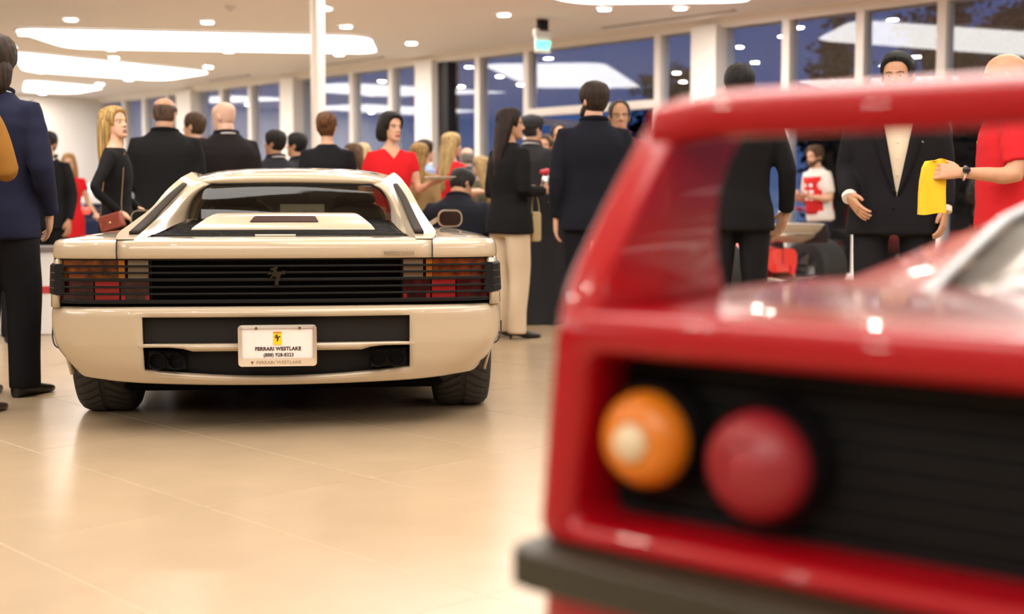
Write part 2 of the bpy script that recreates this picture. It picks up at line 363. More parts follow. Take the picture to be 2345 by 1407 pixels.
def yo_z(z): return interp(z, [.2,.235,.30,.40,.5,.535,.548,.556], [.085,.062,.028,.005,0,.003,.012,.03])
rows = []
for x, y in full:
    a = abs(x); zbar = interp(a, [0,.36,.42,1], [.364,.364,.381,.381]); zr = .237+.037*min(1, a/.55)**2; zb = .207+.028*min(a/.88, 1.1)**2
    zs = [.556,.552,.545,.535,.512,.48,.45,.42,.393,zbar,zbar-.03,(zbar+zr)/2,zr+.02,zr,(zr+zb)/2,zb+.006,zb]
    kx = min(1, max(0, (a-.571)/.3)); rows.append([(x*(1-(1-sc_z(z))*kx), y+yo_z(z), z) for z in zs])
mb = MB(); n = len(rows[0])
for r in rows: mb.v += r
for i in range(len(rows)-1):
    xm = max(abs(full[i][0]), abs(full[i+1][0]))
    for j in range(n-1):
        if xm <= .5711 and (4 <= j < 8 or 9 <= j < 13): continue
        mb.f.append((i*n+j, i*n+j+1, (i+1)*n+j+1, (i+1)*n+j))
bumper = mb.build('rear_bumper', M_CREAM, car, smooth=40, solid=.022)
def sweep(xs, z0, z1, yoff, dep, fy=yT):
    """bar that follows the tail's plan curve"""
    rings = []
    for x in xs:
        y = fy(x)+yoff; rings.append([(x, y, z0), (x, y, z1), (x, y+dep, z1), (x, y+dep, z0)])
    return MB().loft(rings)
fyB = lambda x: interp(abs(x), [p[0] for p in PB], [p[1] for p in PB])
xr = np.linspace(-.60, .60, 13)
sweep(xr, .385, .52, .035, .02, fyB).build('upper_recess', mat('recess_black', (.014,.012,.011), .6, spec=.15), car, smooth=0)
sweep(xr, .225, .39, .11, .02, fyB).build('lower_recess', M_BLACK, car, smooth=0)
sweep(np.linspace(-.565,.565,13), .508, .514, .006, .03, fyB).build('recess_lip', M_STRIP, car, smooth=0)
for sg in (-1, 1):
    for x in (.432, .510):
        p = [(.034*math.cos(2*PI*k/28), .034*math.sin(2*PI*k/28)) for k in range(28)]
        mb = MB().loft([[(sg*x+a, .03, .322+b) for a, b in p], [(sg*x+a*1.06, .026, .322+b*1.06) for a, b in p], [(sg*x+a*1.06, .16, .322+b*1.06) for a, b in p], [(sg*x+a, .16, .322+b) for a, b in p], [(sg*x+a, .03, .322+b) for a, b in p]], caps=False)
        mb.build('exhaust_pipe', mat('exhaust_steel', (.06,.055,.05), .35, metal=.9), car)
    MB().box((sg*.480, .115, .32), (.17,.03,.10)).build('exhaust_shield', M_BLACK, car, bevel=.01)
    # seam between bumper and lower wing
    cu = cm([(sg*.999,.30,.46),(sg*.992,.262,.40),(sg*.975,.235,.372),(sg*.945,.215,.362),(sg*.905,.19,.357)], 14)
    MB().tube(cu, .0035, n=6).build('bumper_seam', M_SEAM, car)
    MB().tube(cm([(sg*.925,.205,.352),(sg*.905,.21,.30),(sg*.886,.225,.238)], 8), .003, n=6).build('bumper_seam', M_SEAM, car)
# number plate
pl = MB().prism([(u+.004, w+.391) for u, w in rrect(.322,.168,.012)], -.032, -.024).build('number_plate', mat('plate_white', (.82,.76,.72), .35), car, smooth=30)
fr = MB()
o_, i_ = rrect(.332,.178,.016), rrect(.300,.128,.006)
o3 = lambda q, y, dz=0: [(u+.004, y, w+.391+dz) for u, w in q]
fr.loft([o3(o_,-.026), o3(o_,-.036), o3(i_,-.038,.010), o3(i_,-.030,.010)], caps=False)
fr.build('plate_frame', mat('plate_chrome', (.85,.78,.68), .22, metal=.85), pl, smooth=30)
M_INK = mat('plate_ink', (.03,.015,.012), .5)
text_mesh('plate_lettering', 'FERRARI WESTLAKE', .0215, M_INK, pl, at(.006,-.033,.377), .0006, .0007, 1.0, 1.02)
text_mesh('plate_number', '(888) 928-8323', .021, M_INK, pl, at(.008,-.033,.351), .0006, .0003, .98)
text_mesh('frame_lettering', 'FERRARI WESTLAKE', .019, mat('frame_ink', (.32,.2,.12), .5), pl, at(.008,-.0385,.319), .0006, 0., 1.12)
MB().prism([(u+.004, w+.423) for u, w in rrect(.036,.056,.002,2)], -.0345, -.031).build('crest', mat('crest_yellow', (.85,.58,.01), .4), pl, smooth=0)
MB().box((.004,-.0346,.4475),(.035,.001,.004)).build('crest_stripe', mat('crest_red', (.6,.08,.03), .4), pl, smooth=0)
def horse(parent, x, y, z, h, m, name='horse_emblem', d=.001):
    return MB().prism([(x+u*h, z+w*h) for u, w in HORSE], y-d, y).build(name, m, parent, smooth=0)
horse(pl, .003, -.0347, .425, .030, M_INK); horse(pl, -.103, -.0385, .319, .014, M_INK); 
for x in (-.085, .098): MB().cyl((x,-.035,.466), .006, .006, 'y', 12).build('plate_screw', mat('screw_brown', (.15,.10,.06), .4, metal=.6), pl)

# slatted tail panel with lamps
sweep(np.linspace(-.945,.945,31), .552, .772, .075, .02).build('tail_panel', M_GRILLE, car, smooth=0)
rowz = [.743,.7145,.687,.654,.6245,.5955]
for z, h in ((.760,.011),(.729,.009),(.7008,.009),(.6705,.013),(.6393,.009),(.610,.009),(.577,.016)):
    sweep(np.linspace(-.95,.95,39), z-h/2, z+h/2, .0, .05).build('tail_slat', M_GRILLE, car, smooth=30, bevel=.002)
def stripes(name, c1, c2, sc):
    m = mat(name, c1, .25, coat=.5); t = m.node_tree; b = t.nodes['Principled BSDF']
    co = t.nodes.new('ShaderNodeTexCoord'); w = t.nodes.new('ShaderNodeTexWave'); w.bands_direction = 'X'; w.inputs['Scale'].default_value = sc
    r = t.nodes.new('ShaderNodeValToRGB'); r.color_ramp.elements[0].color = (*c1,1); r.color_ramp.elements[1].color = (*c2,1)
    t.links.new(co.outputs['Object'], w.inputs[0]); t.links.new(w.outputs[0], r.inputs[0]); t.links.new(r.outputs[0], b.inputs['Base Color']); return m
M_CLEAR = stripes('ribbed_clear_lens', (.70,.56,.36), (.16,.11,.05), 75)
for sg in (-1, 1):
    lamp = sweep([sg*x for x in (.535,.6,.7,.8,.9,.935)], .575, .760, .052, .02).build('tail_lamp', mat('lamp_housing', (.03,.012,.01), .4), car, smooth=0)
    for i, z in enumerate(rowz):
        segs = [(.545,.632,M_CLEAR),(.645,.672,M_AMBERB),(.674,.925,M_AMBER)] if i < 3 else [(.543,.664,M_REDD),(.670,.775,M_REDB),(.781,.928,M_REDD)]
        if i == 2: segs.append((.90,.928,M_AMBERB))
        if i == 5: segs += [(.543,.56,M_REDB),(.645,.662,M_REDB)]
        for k, (a, b, m_) in enumerate(segs):
            sweep([sg*q for q in np.linspace(a, b, 6)], z-.0105, z+.0105, .030 if k < 3 else .0285, .02).build('lens', m_, lamp, smooth=0)
    # body corner with black side vent
    Q = [(.935,.125),(.955,.155),(.968,.19),(.978,.24),(.985,.32),(.99,.42)]
    MB().grid([[(sg*x*sc_, y, z) for z, sc_ in ((.55,1.012),(.62,1.01),(.70,1.003),(.77,.992))] for x, y in Q]).build('corner_body', M_CREAM, car, solid=.02)
    MB().loft([[(sg*(x+d), y-.004, z) for d, z in ((.004,.603),(.016,.61),(.010,.73),(.0,.738),(-.03,.738),(-.03,.603))] for x, y in Q]).build('side_vent', M_BLACK, car, smooth=30)
    for z in (.635,.668,.70): MB().tube([(sg*(x+.0155-(z-.6)*.05), y-.005, z) for x, y in Q], .0022, n=5).build('side_vent_rib', mat('vent_rib', (.05,.05,.05), .25), car)
    # band under the fender edge + fender top + flank
    band = [(.6735,yT(.6735)-.012),(.75,.055),(.85,.075),(.90,.097),(.935,.125),(.957,.165),(.968,.22),(.974,.30),(.978,.40),(.98,.6)]
    prof = [(.006,.7615),(.0,.764),(-.003,.785),(.0,.815),(.004,.828),(.010,.836),(.020,.841)]
    rowsb = []
    for i, (x, y) in enumerate(band):
        a_ = band[max(i-1,0)]; b_ = band[min(i+1,len(band)-1)]; d = Vector((b_[0]-a_[0], b_[1]-a_[1])).normalized(); nrm = Vector((-d.y, d.x))
        rowsb.append([(sg*(x+nrm.x*o), y+nrm.y*o, z) for o, z in prof])
    MB().grid(rowsb).build('fender_edge', M_CREAM, car, solid=.0, smooth=60)
    top_o = [(abs(r[-1][0]), r[-1][1], r[-1][2]) for r in rowsb] + [(.955,.9,.845),(.95,1.3,.846),(.945,1.7,.842)]
    top_i = [(.6735,.06,.8445),(.685,.2,.853),(.695,.4,.860),(.70,.7,.864),(.71,1.0,.865),(.735,1.35,.864),(.76,1.7,.862)]
    G = coons(top_i, top_o, [top_i[0], top_o[0]], [top_i[-1], tuple((np.array(top_i[-1])+top_o[-1])/2+np.array([0,0,.006])), top_o[-1]], 26, 8)
    for r in G[1:-1]:
        for q in range(len(r)): r[q] = (r[q][0], r[q][1], r[q][2] + .006*math.sin(PI*G.index(r)/7)*min(1, q/8))
    MB().grid([[(sg*p[0], p[1], p[2]) for p in r] for r in G]).build('fender_top', M_CREAM, car, smooth=60)
    def flank(y, f):
        wv = interp(y, [0,1.2,1.7,2.6,3.4,4.1,4.35], [.99,.99,.982,.935,.905,.84,.74]); zt = interp(y, [0,2,2.8,3.4,4,4.35], [.841,.841,.80,.76,.68,.60])
        zb = .19
        if abs(y-.83) < .37: zb = max(zb, .315+math.sqrt(.37**2-(y-.83)**2))
        if abs(y-3.38) < .355: zb = max(zb, .305+math.sqrt(.355**2-(y-3.38)**2))
        if y < .46: zb = .235
        z = zt+(zb-zt)*f; r = interp(z/zt*.84, [.19,.3,.4,.5,.6,.7,.8,.836,.85], [.925,.955,.982,.998,1.0,.995,.985,.972,.96])
        return (sg*wv*r, y, z)
    ys = sorted(set([.30,.36,.42,.459,.461,.47,.49,.52,.56,.62,.7,.78,.83,.88,.96,1.04,1.1,1.14,1.17,1.19,1.199,1.201,1.25,1.4,1.6,1.8,2,2.2,2.4,2.6,2.8,2.95,3.02,3.026,3.04,3.07,3.12,3.2,3.3,3.38,3.46,3.56,3.64,3.69,3.72,3.734,3.74,3.85,4,4.15,4.28,4.35]))
    MB().grid([[flank(y, f) for f in np.linspace(0,1,13)] for y in ys]).build('body_side', M_CREAM, car, smooth=50, solid=.01)
    tl = [(abs(flank(y,0)[0]), y, flank(y,0)[2]) for y in (1.7,2.1,2.6,3.0,3.4,3.8,4.1,4.35)]
    ti = [(.76,1.7,.862),(.775,2.1,.862),(.765,2.6,.842),(.72,3.0,.815),(.66,3.4,.77),(.62,3.8,.715),(.56,4.1,.655),(.48,4.35,.585)]
    MB().grid(mirror(coons(ti, tl, [ti[0],tl[0]], [ti[-1],tl[-1]], 20, 5)) if sg < 0 else coons(ti, tl, [ti[0],tl[0]], [ti[-1],tl[-1]], 20, 5)).build('front_wing_top', M_CREAM, car, smooth=60)
    # side intake with strakes
    sp = lambda y, z, d: (sg*(abs(flank(y, (flank(y,0)[2]-z)/(flank(y,0)[2]-.19))[0])+d), y, z)
    intake = MB().grid([[sp(y, z, .004) for z in np.linspace(.36,.68,6)] for y in np.linspace(1.35,2.75,10)]).build('side_intake', M_BLACK, car, solid=.004)
    for z in (.40,.46,.52,.58,.64):
        MB().loft([[sp(y, z-.012, .0), sp(y, z-.008, .022*min(1,(2.8-y)/.6)), sp(y, z+.008, .022*min(1,(2.8-y)/.6)), sp(y, z+.012, .0)] for y in np.linspace(1.3,2.8,12)]).build('strake', M_CREAM, intake, smooth=30)
    # buttress: facet, inner face, outer face, vent strip
    Po = [(.6735,.052,.8440),(.695,.2,.862),(.678,.55,.918),(.65,.9,.982),(.615,1.17,1.07),(.575,1.40,1.135),(.545,1.60,1.17)]
    Pi_ = [(.60,.052,.8445),(.595,.2,.866),(.578,.5,.918),(.562,.75,.966),(.533,1.05,1.036),(.505,1.27,1.088),(.47,1.40,1.118)]
    Gf = coons(Pi_, Po, [Pi_[0], Po[0]], [Pi_[-1], Po[-1]], 24, 6)
    fx = lambda G: [[(sg*p[0], p[1], p[2]) for p in r] for r in G]
    MB().grid(fx(Gf)).build('buttress', M_CREAM, car, smooth=60)
    si = [(.601,.19,.8685),(.586,.45,.913),(.571,.72,.970),(.552,1.0,1.034),(.53,1.28,1.0965)]; so = [(.640,.19,.8685),(.624,.45,.918),(.606,.72,.976),(.582,1.0,1.042),(.552,1.28,1.1005)]
    Gs = coons(si, so, [si[0],so[0]], [si[-1],so[-1]], 20, 4)
    MB().grid(fx([[(p[0], p[1]-.012, p[2]+.006) for p in r] for r in Gs])).build('buttress_vent', M_STRIP, car, smooth=60, solid=.012)
    Wn = [(.535,1.34,.918),(.528,1.345,.96),(.505,1.35,1.02),(.465,1.355,1.07),(.415,1.36,1.10)]
    Gc = [(.60,.052,.8445),(.572,.3,.853),(.545,.5,.872),(.525,.75,.895),(.512,1.0,.912),(.525,1.2,.919),(.535,1.34,.918)]
    Tt = [(.47,1.40,1.118),(.445,1.375,1.112),(.415,1.36,1.10)]
    Gi = coons(Pi_, Wn, Gc, Tt, 26, 14)
    MB().grid(fx(Gi)).build('buttress_inner', M_CREAM, car, smooth=60)
    belt = [(.6735,.06,.8445),(.70,.3,.858),(.705,.6,.863),(.715,.9,.865),(.735,1.3,.864),(.75,1.5,.863),(.76,1.7,.862)]
    MB().grid(fx(coons(Po, belt, [Po[0],belt[0]], [Po[-1],(.67,1.66,1.0),belt[-1]], 20, 6))).build('buttress_side', M_CREAM, car, smooth=60)
    # side window + roof rail + pillars
    rail = [(.545,1.60,1.17),(.565,1.9,1.165),(.56,2.2,1.15),(.545,2.45,1.12)]; b2 = [(.76,1.7,.862),(.775,2.1,.862),(.77,2.5,.846),(.73,2.95,.82)]
    MB().grid(fx(coons(rail, b2, [rail[0],(.67,1.66,1.0),b2[0]], [rail[-1],(.65,2.7,.98),b2[-1]], 14, 6))).build('side_window', M_DKGLASS, car, smooth=60)
    MB().tube(cm([(sg*.535,1.62,1.150),(sg*.558,1.9,1.155),(sg*.56,2.2,1.15),(sg*.545,2.45,1.12),(sg*.65,2.72,.98),(sg*.73,2.98,.82)], 18), .018, n=8).build('roof_rail', M_CREAM, car)
    # door mirror
    mz, mx = .912, sg*.885
    mirror_o = MB().loft([[(mx+u*k, y, mz+w*k) for u, w in rrect(.145,.102,.042)] for y, k in ((2.085,.97),(2.08,1.0),(2.10,1.03),(2.15,.9),(2.19,.5))]).build('door_mirror', M_CREAM, car, smooth=50)
    MB().prism([(mx+u, mz+w) for u, w in rrect(.128,.084,.034)], 2.076, 2.082).build('mirror_glass', mat('mirror_dark', (.03,.035,.03), .06, metal=.6), mirror_o)
    MB().loft([[(sg*x, y, z+dz) for y, dz in ((2.1,-.016),(2.16,-.012),(2.16,.012),(2.1,.016))] for x, z in ((.85,.925),(.80,.90),(.745,.865))]).build('mirror_arm', M_CREAM, mirror_o)
    # door gap line behind the buttress foot
    MB().tube([(sg*.671,yT(.671)-.014,.762),(sg*.671,yT(.671)-.017,.80),(sg*.671,yT(.671)-.010,.832),(sg*.671,.06,.8455)], .0022, n=5).build('panel_gap', M_SEAM, car)

# centre deck lid
xs = np.linspace(-.668, .668, 25)
G = []
for x in xs:
    y0 = yT(x)-.012; ye = .34-.10*abs(x/.668)**3
    G.append([(x, y0+.006, .7605), (x, y0, .764), (x, y0-.004, .79), (x, y0, .818), (x, y0+.004,.829), (x, y0+.010,.838), (x, y0+.022,.8435), (x, y0+.08, .8465), (x, y0+.16,.849), (x, max(ye, y0+.2), .8515)])
MB().grid(G).build('deck_lid', M_CREAM, car, smooth=60, solid=.006)
text_mesh('model_lettering', 'testarossa', .031, mat('badge_tan', (.27,.205,.13), .4, metal=.2), car, at(.526,.020,.7855) , .002, .0006, 1.05)
horse(car, -.001, .026, .687, .085, mat('horse_dark_chrome', (.035,.026,.015), .4, metal=.8), d=.004)
MB().tube([(-.11,.3,.8535),(.07,.3,.8535)], .006, n=6).build('deck_script', M_CREAM, car)
# black engine louvres and the raised cover
eng = MB().grid([[(x*w_, y, z) for x in np.linspace(-1,1,9)] for y, z, w_ in ((.26,.844,.63),(.5,.858,.60),(.8,.876,.575),(1.1,.890,.57),(1.36,.905,.57))]).build('engine_louvre_bed', mat('louvre_black', (.022,.018,.015), .35), car, smooth=60)
for k in range(13):
    y = .335+k*.078; z = interp(y, [.26,.5,.8,1.1,1.36], [.851,.866,.884,.898,.917]); w_ = interp(y, [.26,.34,.5,.8,1.36], [.575,.568,.535,.505,.51])
    MB().box((0,y,z), (2*w_,.035,.006)).build('louvre', M_GRILLE, eng, smooth=0, bevel=.002)
secs = []
for y, zb, zt, hb, ht in ((.585,.874,.8745,.425,.422),(.592,.8695,.886,.428,.418),(.63,.869,.905,.428,.405),(.72,.872,.935,.425,.378),(.78,.876,.948,.42,.362),(.84,.88,.953,.415,.35),(1.1,.895,.952,.40,.345),(1.33,.91,.945,.39,.34)):
    h = zt-zb; q = [(-hb,zb),(-ht-.006,zt-.25*h),(-ht+.012,zt-.03*h),(-ht+.03,zt),(-.15,zt+.001),(0,zt+.0015),(.15,zt+.001),(ht-.03,zt),(ht-.012,zt-.03*h),(ht+.006,zt-.25*h),(hb,zb)]
    secs.append([(x, y, z) for x, z in q])
cov = MB().loft(secs).build('engine_cover', M_CREAM, car, smooth=45, bevel=.003)
sl = [(-.160,.640,.9075),(-.145,.705,.9305),(-.135,.71,.9325),(.135,.71,.9325),(.145,.705,.9305),(.160,.640,.9075),(.15,.638,.9065),(-.15,.638,.9065)]
MB().loft([[(x, y-.004, z+.0055) for x, y, z in sl], [(x, y+.02, z-.012) for x, y, z in sl]]).build('high_brake_lamp', mat('brake_lamp_dark', (.022,.003,.004), .3, coat=.2, spec=.2), cov, smooth=0)
# rear window, roof, windscreen, cabin
Wn = cm([(.535,1.34,.918),(.528,1.345,.96),(.505,1.35,1.02),(.465,1.355,1.07),(.415,1.36,1.10)], 12); 
G = [[(x*t, y-.004*(1-t*t), z+.006*(1-t*t)*(1 if i > 8 else 0)) for t in np.linspace(-1,1,15)] for i, (x, y, z) in enumerate(Wn)]
MB().grid(G).build('rear_window', M_DKGLASS, car, smooth=60)
ol = [(p[0], p[1]-.004, p[2]) for p in Wn]; ring = [(-x,y,z) for x,y,z in ol] + [(x,y,z) for x,y,z in reversed(ol)]
MB().tube([p for p in ring], .006, n=6).build('window_seal', M_BLACK, car)
RX = [0,.12,.25,.36,.43,.48,.515,.545,.566]; RZ = [0,-.001,-.005,-.013,-.024,-.036,-.048,-.060,-.076]
RX2 = [0,.10,.2,.30,.37,.415,.445,.47,.49]
G = []
for y, z, k in ((1.362,1.103,0),(1.345,1.112,.05),(1.335,1.124,.1),(1.338,1.137,.2),(1.352,1.147,.35),(1.38,1.156,.55),(1.45,1.168,.8),(1.6,1.184,1),(1.8,1.198,1.05),(2.0,1.204,1.05),(2.2,1.195,1.03),(2.42,1.172,1.0)):
    row = []
    for i in list(range(8,0,-1)) + list(range(9)):
        pass
    for sgn, idx in [(-1, i) for i in range(8,0,-1)] + [(1, i) for i in range(9)]:
        x = (RX2[idx]*(1-min(k,1))+RX[idx]*k) if k < 1 else RX[idx]*k
        row.append((sgn*x, y + (0 if k >= 1 else .10*(idx/8)**4*(1-k*.3)), z + RZ[idx]*(.35+.65*min(k,1))))
    G.append(row)
MB().grid(G).build('roof', M_CREAM, car, smooth=60, solid=.012)
MB().grid([[(x*w_, y-.10*(x*x)*kk, z) for x in np.linspace(-1,1,13)] for y, z, w_, kk in ((2.42,1.165,.545,.3),(2.7,1.03,.63,.8),(2.95,.89,.71,1.),(3.05,.825,.735,1.))]).build('windscreen', M_DKGLASS, car, smooth=60)
MB().grid([[(x*w_, y, z-.02*x*x) for x in np.linspace(-1,1,11)] for y, z, w_ in ((2.9,.835,.74),(3.1,.825,.73),(3.4,.785,.67),(3.8,.725,.62),(4.1,.665,.57),(4.35,.595,.49),(4.43,.54,.47),(4.46,.45,.47),(4.42,.3,.5),(4.3,.2,.5))]).build('bonnet', M_CREAM, car, smooth=60, solid=.01)
sweep(np.linspace(-.6,.6,5), .25, .5, 4.33, .08, lambda x: -.15*abs(x)).build('front_bumper', M_CREAM, car, bevel=.02)
for sg in (-1, 1):
    s_ = MB().loft([[(sg*.33+u*k, y, .86+w_*k+dz) for u, w_ in rrect(.34,.36,.09)] for y, k, dz in ((1.72,.9,-.04),(1.75,1,-.04),(1.83,1,-.05),(1.86,.9,-.05))]).build('seat', M_SEAT, car, smooth=50)
    MB().ell((sg*.33,1.78,1.02), (.115,.05,.045)).build('headrest', M_SEAT, s_)
MB().box((0,2.2,.5),(1.3,1.9,.5)).box((0,2.75,.80),(1.3,.3,.09)).build('cabin_tub', M_SEAT, car, bevel=.02)
MB().tube([(-.33+.17*math.cos(a), 2.42+.05*math.sin(a), .86+.16*math.sin(a)) for a in np.linspace(0,2*PI,25)], .013, n=6).build('steering_wheel', M_SEAT, car)
MB().box((.035,2.55,1.115),(.2,.02,.055)).build('rear_view_mirror', M_SEAT, car, bevel=.01)
crd = MB().box((.046,1.52,.958),(.236,.003,.075)).build('paper_card', mat('card_white', (.9,.9,.86), .6), car, smooth=0)
text_mesh('card_print', 'VITORILLARPY', .026, mat('card_ink', (.35,.33,.3), .6), crd, Matrix.Translation((.046,1.517,.951)) @ REAR @ Matrix.Diagonal((-1,1,1,1)), .0004)
MB().box((0,2.45,.165),(1.5,3.8,.09)).box((0,.95,.20),(1.15,.75,.12)).build('underbody', mat('underbody_black', (.003,.003,.003), .8, spec=.1), car, bevel=.03)
MB().box((0,.83,.42),(1.80,.62,.42)).build('wheel_housing', MATS['underbody_black'], car); MB().box((0,3.38,.40),(1.64,.62,.46)).build('wheel_housing', M_BLACK, car)

def wheel(parent, cx, cy, r, w, sg, tread=True, rimr=.205, rimmat=None, blocks=40):
    pr = [(rimr,-.5),(rimr+.02,-.50),(r-.055,-.53),(r-.022,-.505),(r-.006,-.43),(r,-.30),(r+.001,0),(r,.30),(r-.006,.43),(r-.022,.505),(r-.055,.53),(rimr+.02,.50),(rimr,.5)]
    n = 56
    ty = MB().loft([[(cx+w*o, cy+q*math.cos(2*PI*k/n), r+q*math.sin(2*PI*k/n)) for k in range(n)] for q, o in pr], caps=False).build('tyre', M_RUBBER, parent, smooth=50)
    if tread:
        mb = MB()
        for k in range(blocks):
            a = 2*PI*k/blocks
            for s_ in (-1, 1):
                pts = []
                for f in np.linspace(.05,.46,5):
                    aa = a + s_*0 + .30*f*1.6; rr = interp(f, [0,.3,.43,.5], [r,r-.001,r-.007,r-.024])
                    pts.append((f*s_, aa, rr))
                rings = []
                for f, aa, rr in pts:
                    da = .055; rings.append([(cx+w*f, cy+(rr+e)*math.cos(aa+d), r+(rr+e)*math.sin(aa+d)) for d, e in ((-da,-.004),(-da*.8,.006),(da*.8,.006),(da,-.004))])
                mb.loft(rings)
        mb.build('tread', mat('tread_rubber', (.035,.033,.03), .8), ty, smooth=0)
    rm = rimmat or mat('alloy', (.45,.45,.46), .3, metal=.9)
    n2 = 32; xo = cx+sg*w*.42
    hub = MB().loft([[(x, cy+q*math.cos(2*PI*k/n2), r+q*math.sin(2*PI*k/n2)) for k in range(n2)] for q, x in ((rimr,cx-sg*w*.5),(rimr-.015,cx-sg*w*.4),(rimr-.02,cx+sg*w*.3),(rimr,cx+sg*w*.5),(rimr+.006,cx+sg*w*.5))], caps=False).build('rim', rm, parent)
    for k in range(5):
        a = 2*PI*k/5+.3; ca, sa = math.cos(a), math.sin(a)
        MB().loft([[(xo+dx*sg, cy+q*ca-t*sa, r+q*sa+t*ca) for t, dx in ((-hw,0),(hw,0),(hw,-.03),(-hw,-.03))] for q, hw in ((.03,.04),(.1,.035),(rimr-.01,.045))]).build('spoke', rm, hub, smooth=0, bevel=.005)
for sg in (-1, 1):
    wheel(car, sg*.845, .83, .322, .255, sg); wheel(car, sg*.775, 3.38, .312, .225, sg, tread=False)

# ------------------------------------------------------------------ red sports car in the foreground (tail at y = 0, left flank at x = 0)
M_RED = mat('racing_red_paint', (.38,.003,.009), .26, coat=.45, spec=.25)
M_LEXAN = mat('grey_lexan', (.34,.32,.28), .2, coat=.5)
fc = thing('red_sports_car', 'red sports car with a tall rear wing, its corner close in the foreground', 'car', (.0215, 1.5068, 0), -math.radians(39.5))
WD = 1.95
def loop(P, r): return round_poly(P, r, 6)
outer = lambda d: loop([(.000+d,.597+d*.6),(.026+d,.872-d*.6),(WD-.026-d,.872-d*.6),(WD-d,.597+d*.6)], .03)
inner = lambda d: loop([(.058-d,.628-d),(.078-d,.823+d),(WD-.078+d,.823+d),(WD-.058+d,.628-d)], .025)
R3 = lambda q, y: [(u, y, w) for u, w in q]
MB().loft([R3(outer(0),.30), R3(outer(0),.03), R3(outer(.006),.010), R3(outer(.016),.0), R3(inner(.014),.0), R3(inner(.004),.006), R3(inner(0),.018), R3(inner(0),.10)], caps=False).build('tail_frame', M_RED, fc, smooth=60)
MB().box((WD/2,.105,.72),(WD-.08,.03,.26)).build('tail_mesh_panel', mat('mesh_black', (.005,.005,.005), .7, spec=.15), fc, smooth=0)
for k in range(24):
    MB().box((WD*.5,.087,.635+k*.008),(WD-.14,.004,.0022)).build('mesh_wire', mat('mesh_wire', (.016,.016,.016), .5), fc, smooth=0) if k % 3 == 0 else None
def ring3(cx, cz, r, y, n=36): return [(cx+r*math.cos(2*PI*k/n), y, cz+r*math.sin(2*PI*k/n)) for k in range(n)]
def lamp(cx, cz, r, kind):
    l = MB().loft([ring3(cx,cz,r*1.14,.095), ring3(cx,cz,r*1.14,.045), ring3(cx,cz,r*1.06,.034), ring3(cx,cz,r*1.0,.04)], caps=False).build('tail_lamp', M_BLACK, fc)
    if kind == 'a':
        MB().loft([ring3(cx,cz,r*q,y) for q, y in ((1.0,.042),(.97,.028),(.8,.014),(.55,.006),(.42,.006),(.36,.012))], caps=False).build('amber_lens', mat('amber_round_lens', (.70,.20,.008), .4, coat=.2), l)
        MB().loft([ring3(cx,cz,r*q,y) for q, y in ((.42,.010),(.36,.0),(.2,-.006),(.02,-.008))]).build('clear_lens', mat('clear_round_lens', (.75,.62,.40), .4, coat=.2), l)
    else:
        MB().loft([ring3(cx,cz,r*q,y) for q, y in ((1.0,.042),(.97,.026),(.8,.012),(.5,.004),(.45,.008),(.25,.002),(.02,.0))]).build('red_lens', mat('red_round_lens', (.30,.012,.02), .5, coat=.15), l)
for mx in (0, 1):
    X = (lambda x: WD-x) if mx else (lambda x: x)
    lamp(X(.136), .729, .0545, 'a'); lamp(X(.278), .717, .0585, 'r')
    # upright of the wing
    yz = cm([(.000,.862),(.018,.90),(.048,.94),(.085,.985),(.128,1.035),(.175,1.085),(.205,1.112),(.235,1.126),(.27,1.132)], 16) 
    fr_ = cm([(.43,1.135),(.40,1.10),(.345,1.06),(.30,1.0),(.285,.93),(.30,.862)], 12)
    yz = [(a+.006+.035*(b-.862)/.27, b) for a, b in yz]; P = yz + fr_
    c = (sum(p[0] for p in P)/len(P), sum(p[1] for p in P)/len(P)); sh = lambda k: [(c[0]+(a-c[0])*k, c[1]+(b-c[1])*k) for a, b in P]
    lean = lambda z: .034-.022*max(0, (z-.87))/.25
    rg = [[(X(x+lean(b)), a, b) for a, b in sh(k)] for x, k in ((.004,.93),(.0,.97),(.006,1.0),(.036,1.0),(.046,.97),(.05,.93))]
    MB().loft(rg).build('wing_upright', M_RED, fc, smooth=45)
    MB().box((X(-.004),.05,.655),(.008,.03,.05)).build('side_marker', M_BLACK, fc, bevel=.003)
    MB().box((X(-.007),.05,.648),(.006,.02,.012)).build('marker_lens', mat('amber_round_lens'), fc)
# wing blade
sec = [(a+.03, b) for a, b in [(.163,1.078),(.160,1.092),(.163,1.108),(.172,1.120),(.19,1.128),(.23,1.133),(.30,1.136),(.38,1.136),(.45,1.131),(.50,1.118),(.505,1.110),(.48,1.104),(.40,1.094),(.30,1.082),(.22,1.074),(.185,1.071),(.170,1.072)]]
rg = []
for x in np.linspace(.034, WD-.034, 25):
    e = min(x, WD-x)-.034; dz = -.012*math.exp(-e/.02)
    rg.append([(x, a, b+dz) for a, b in sec])
MB().loft(rg).build('wing_blade', M_RED, fc, smooth=50)
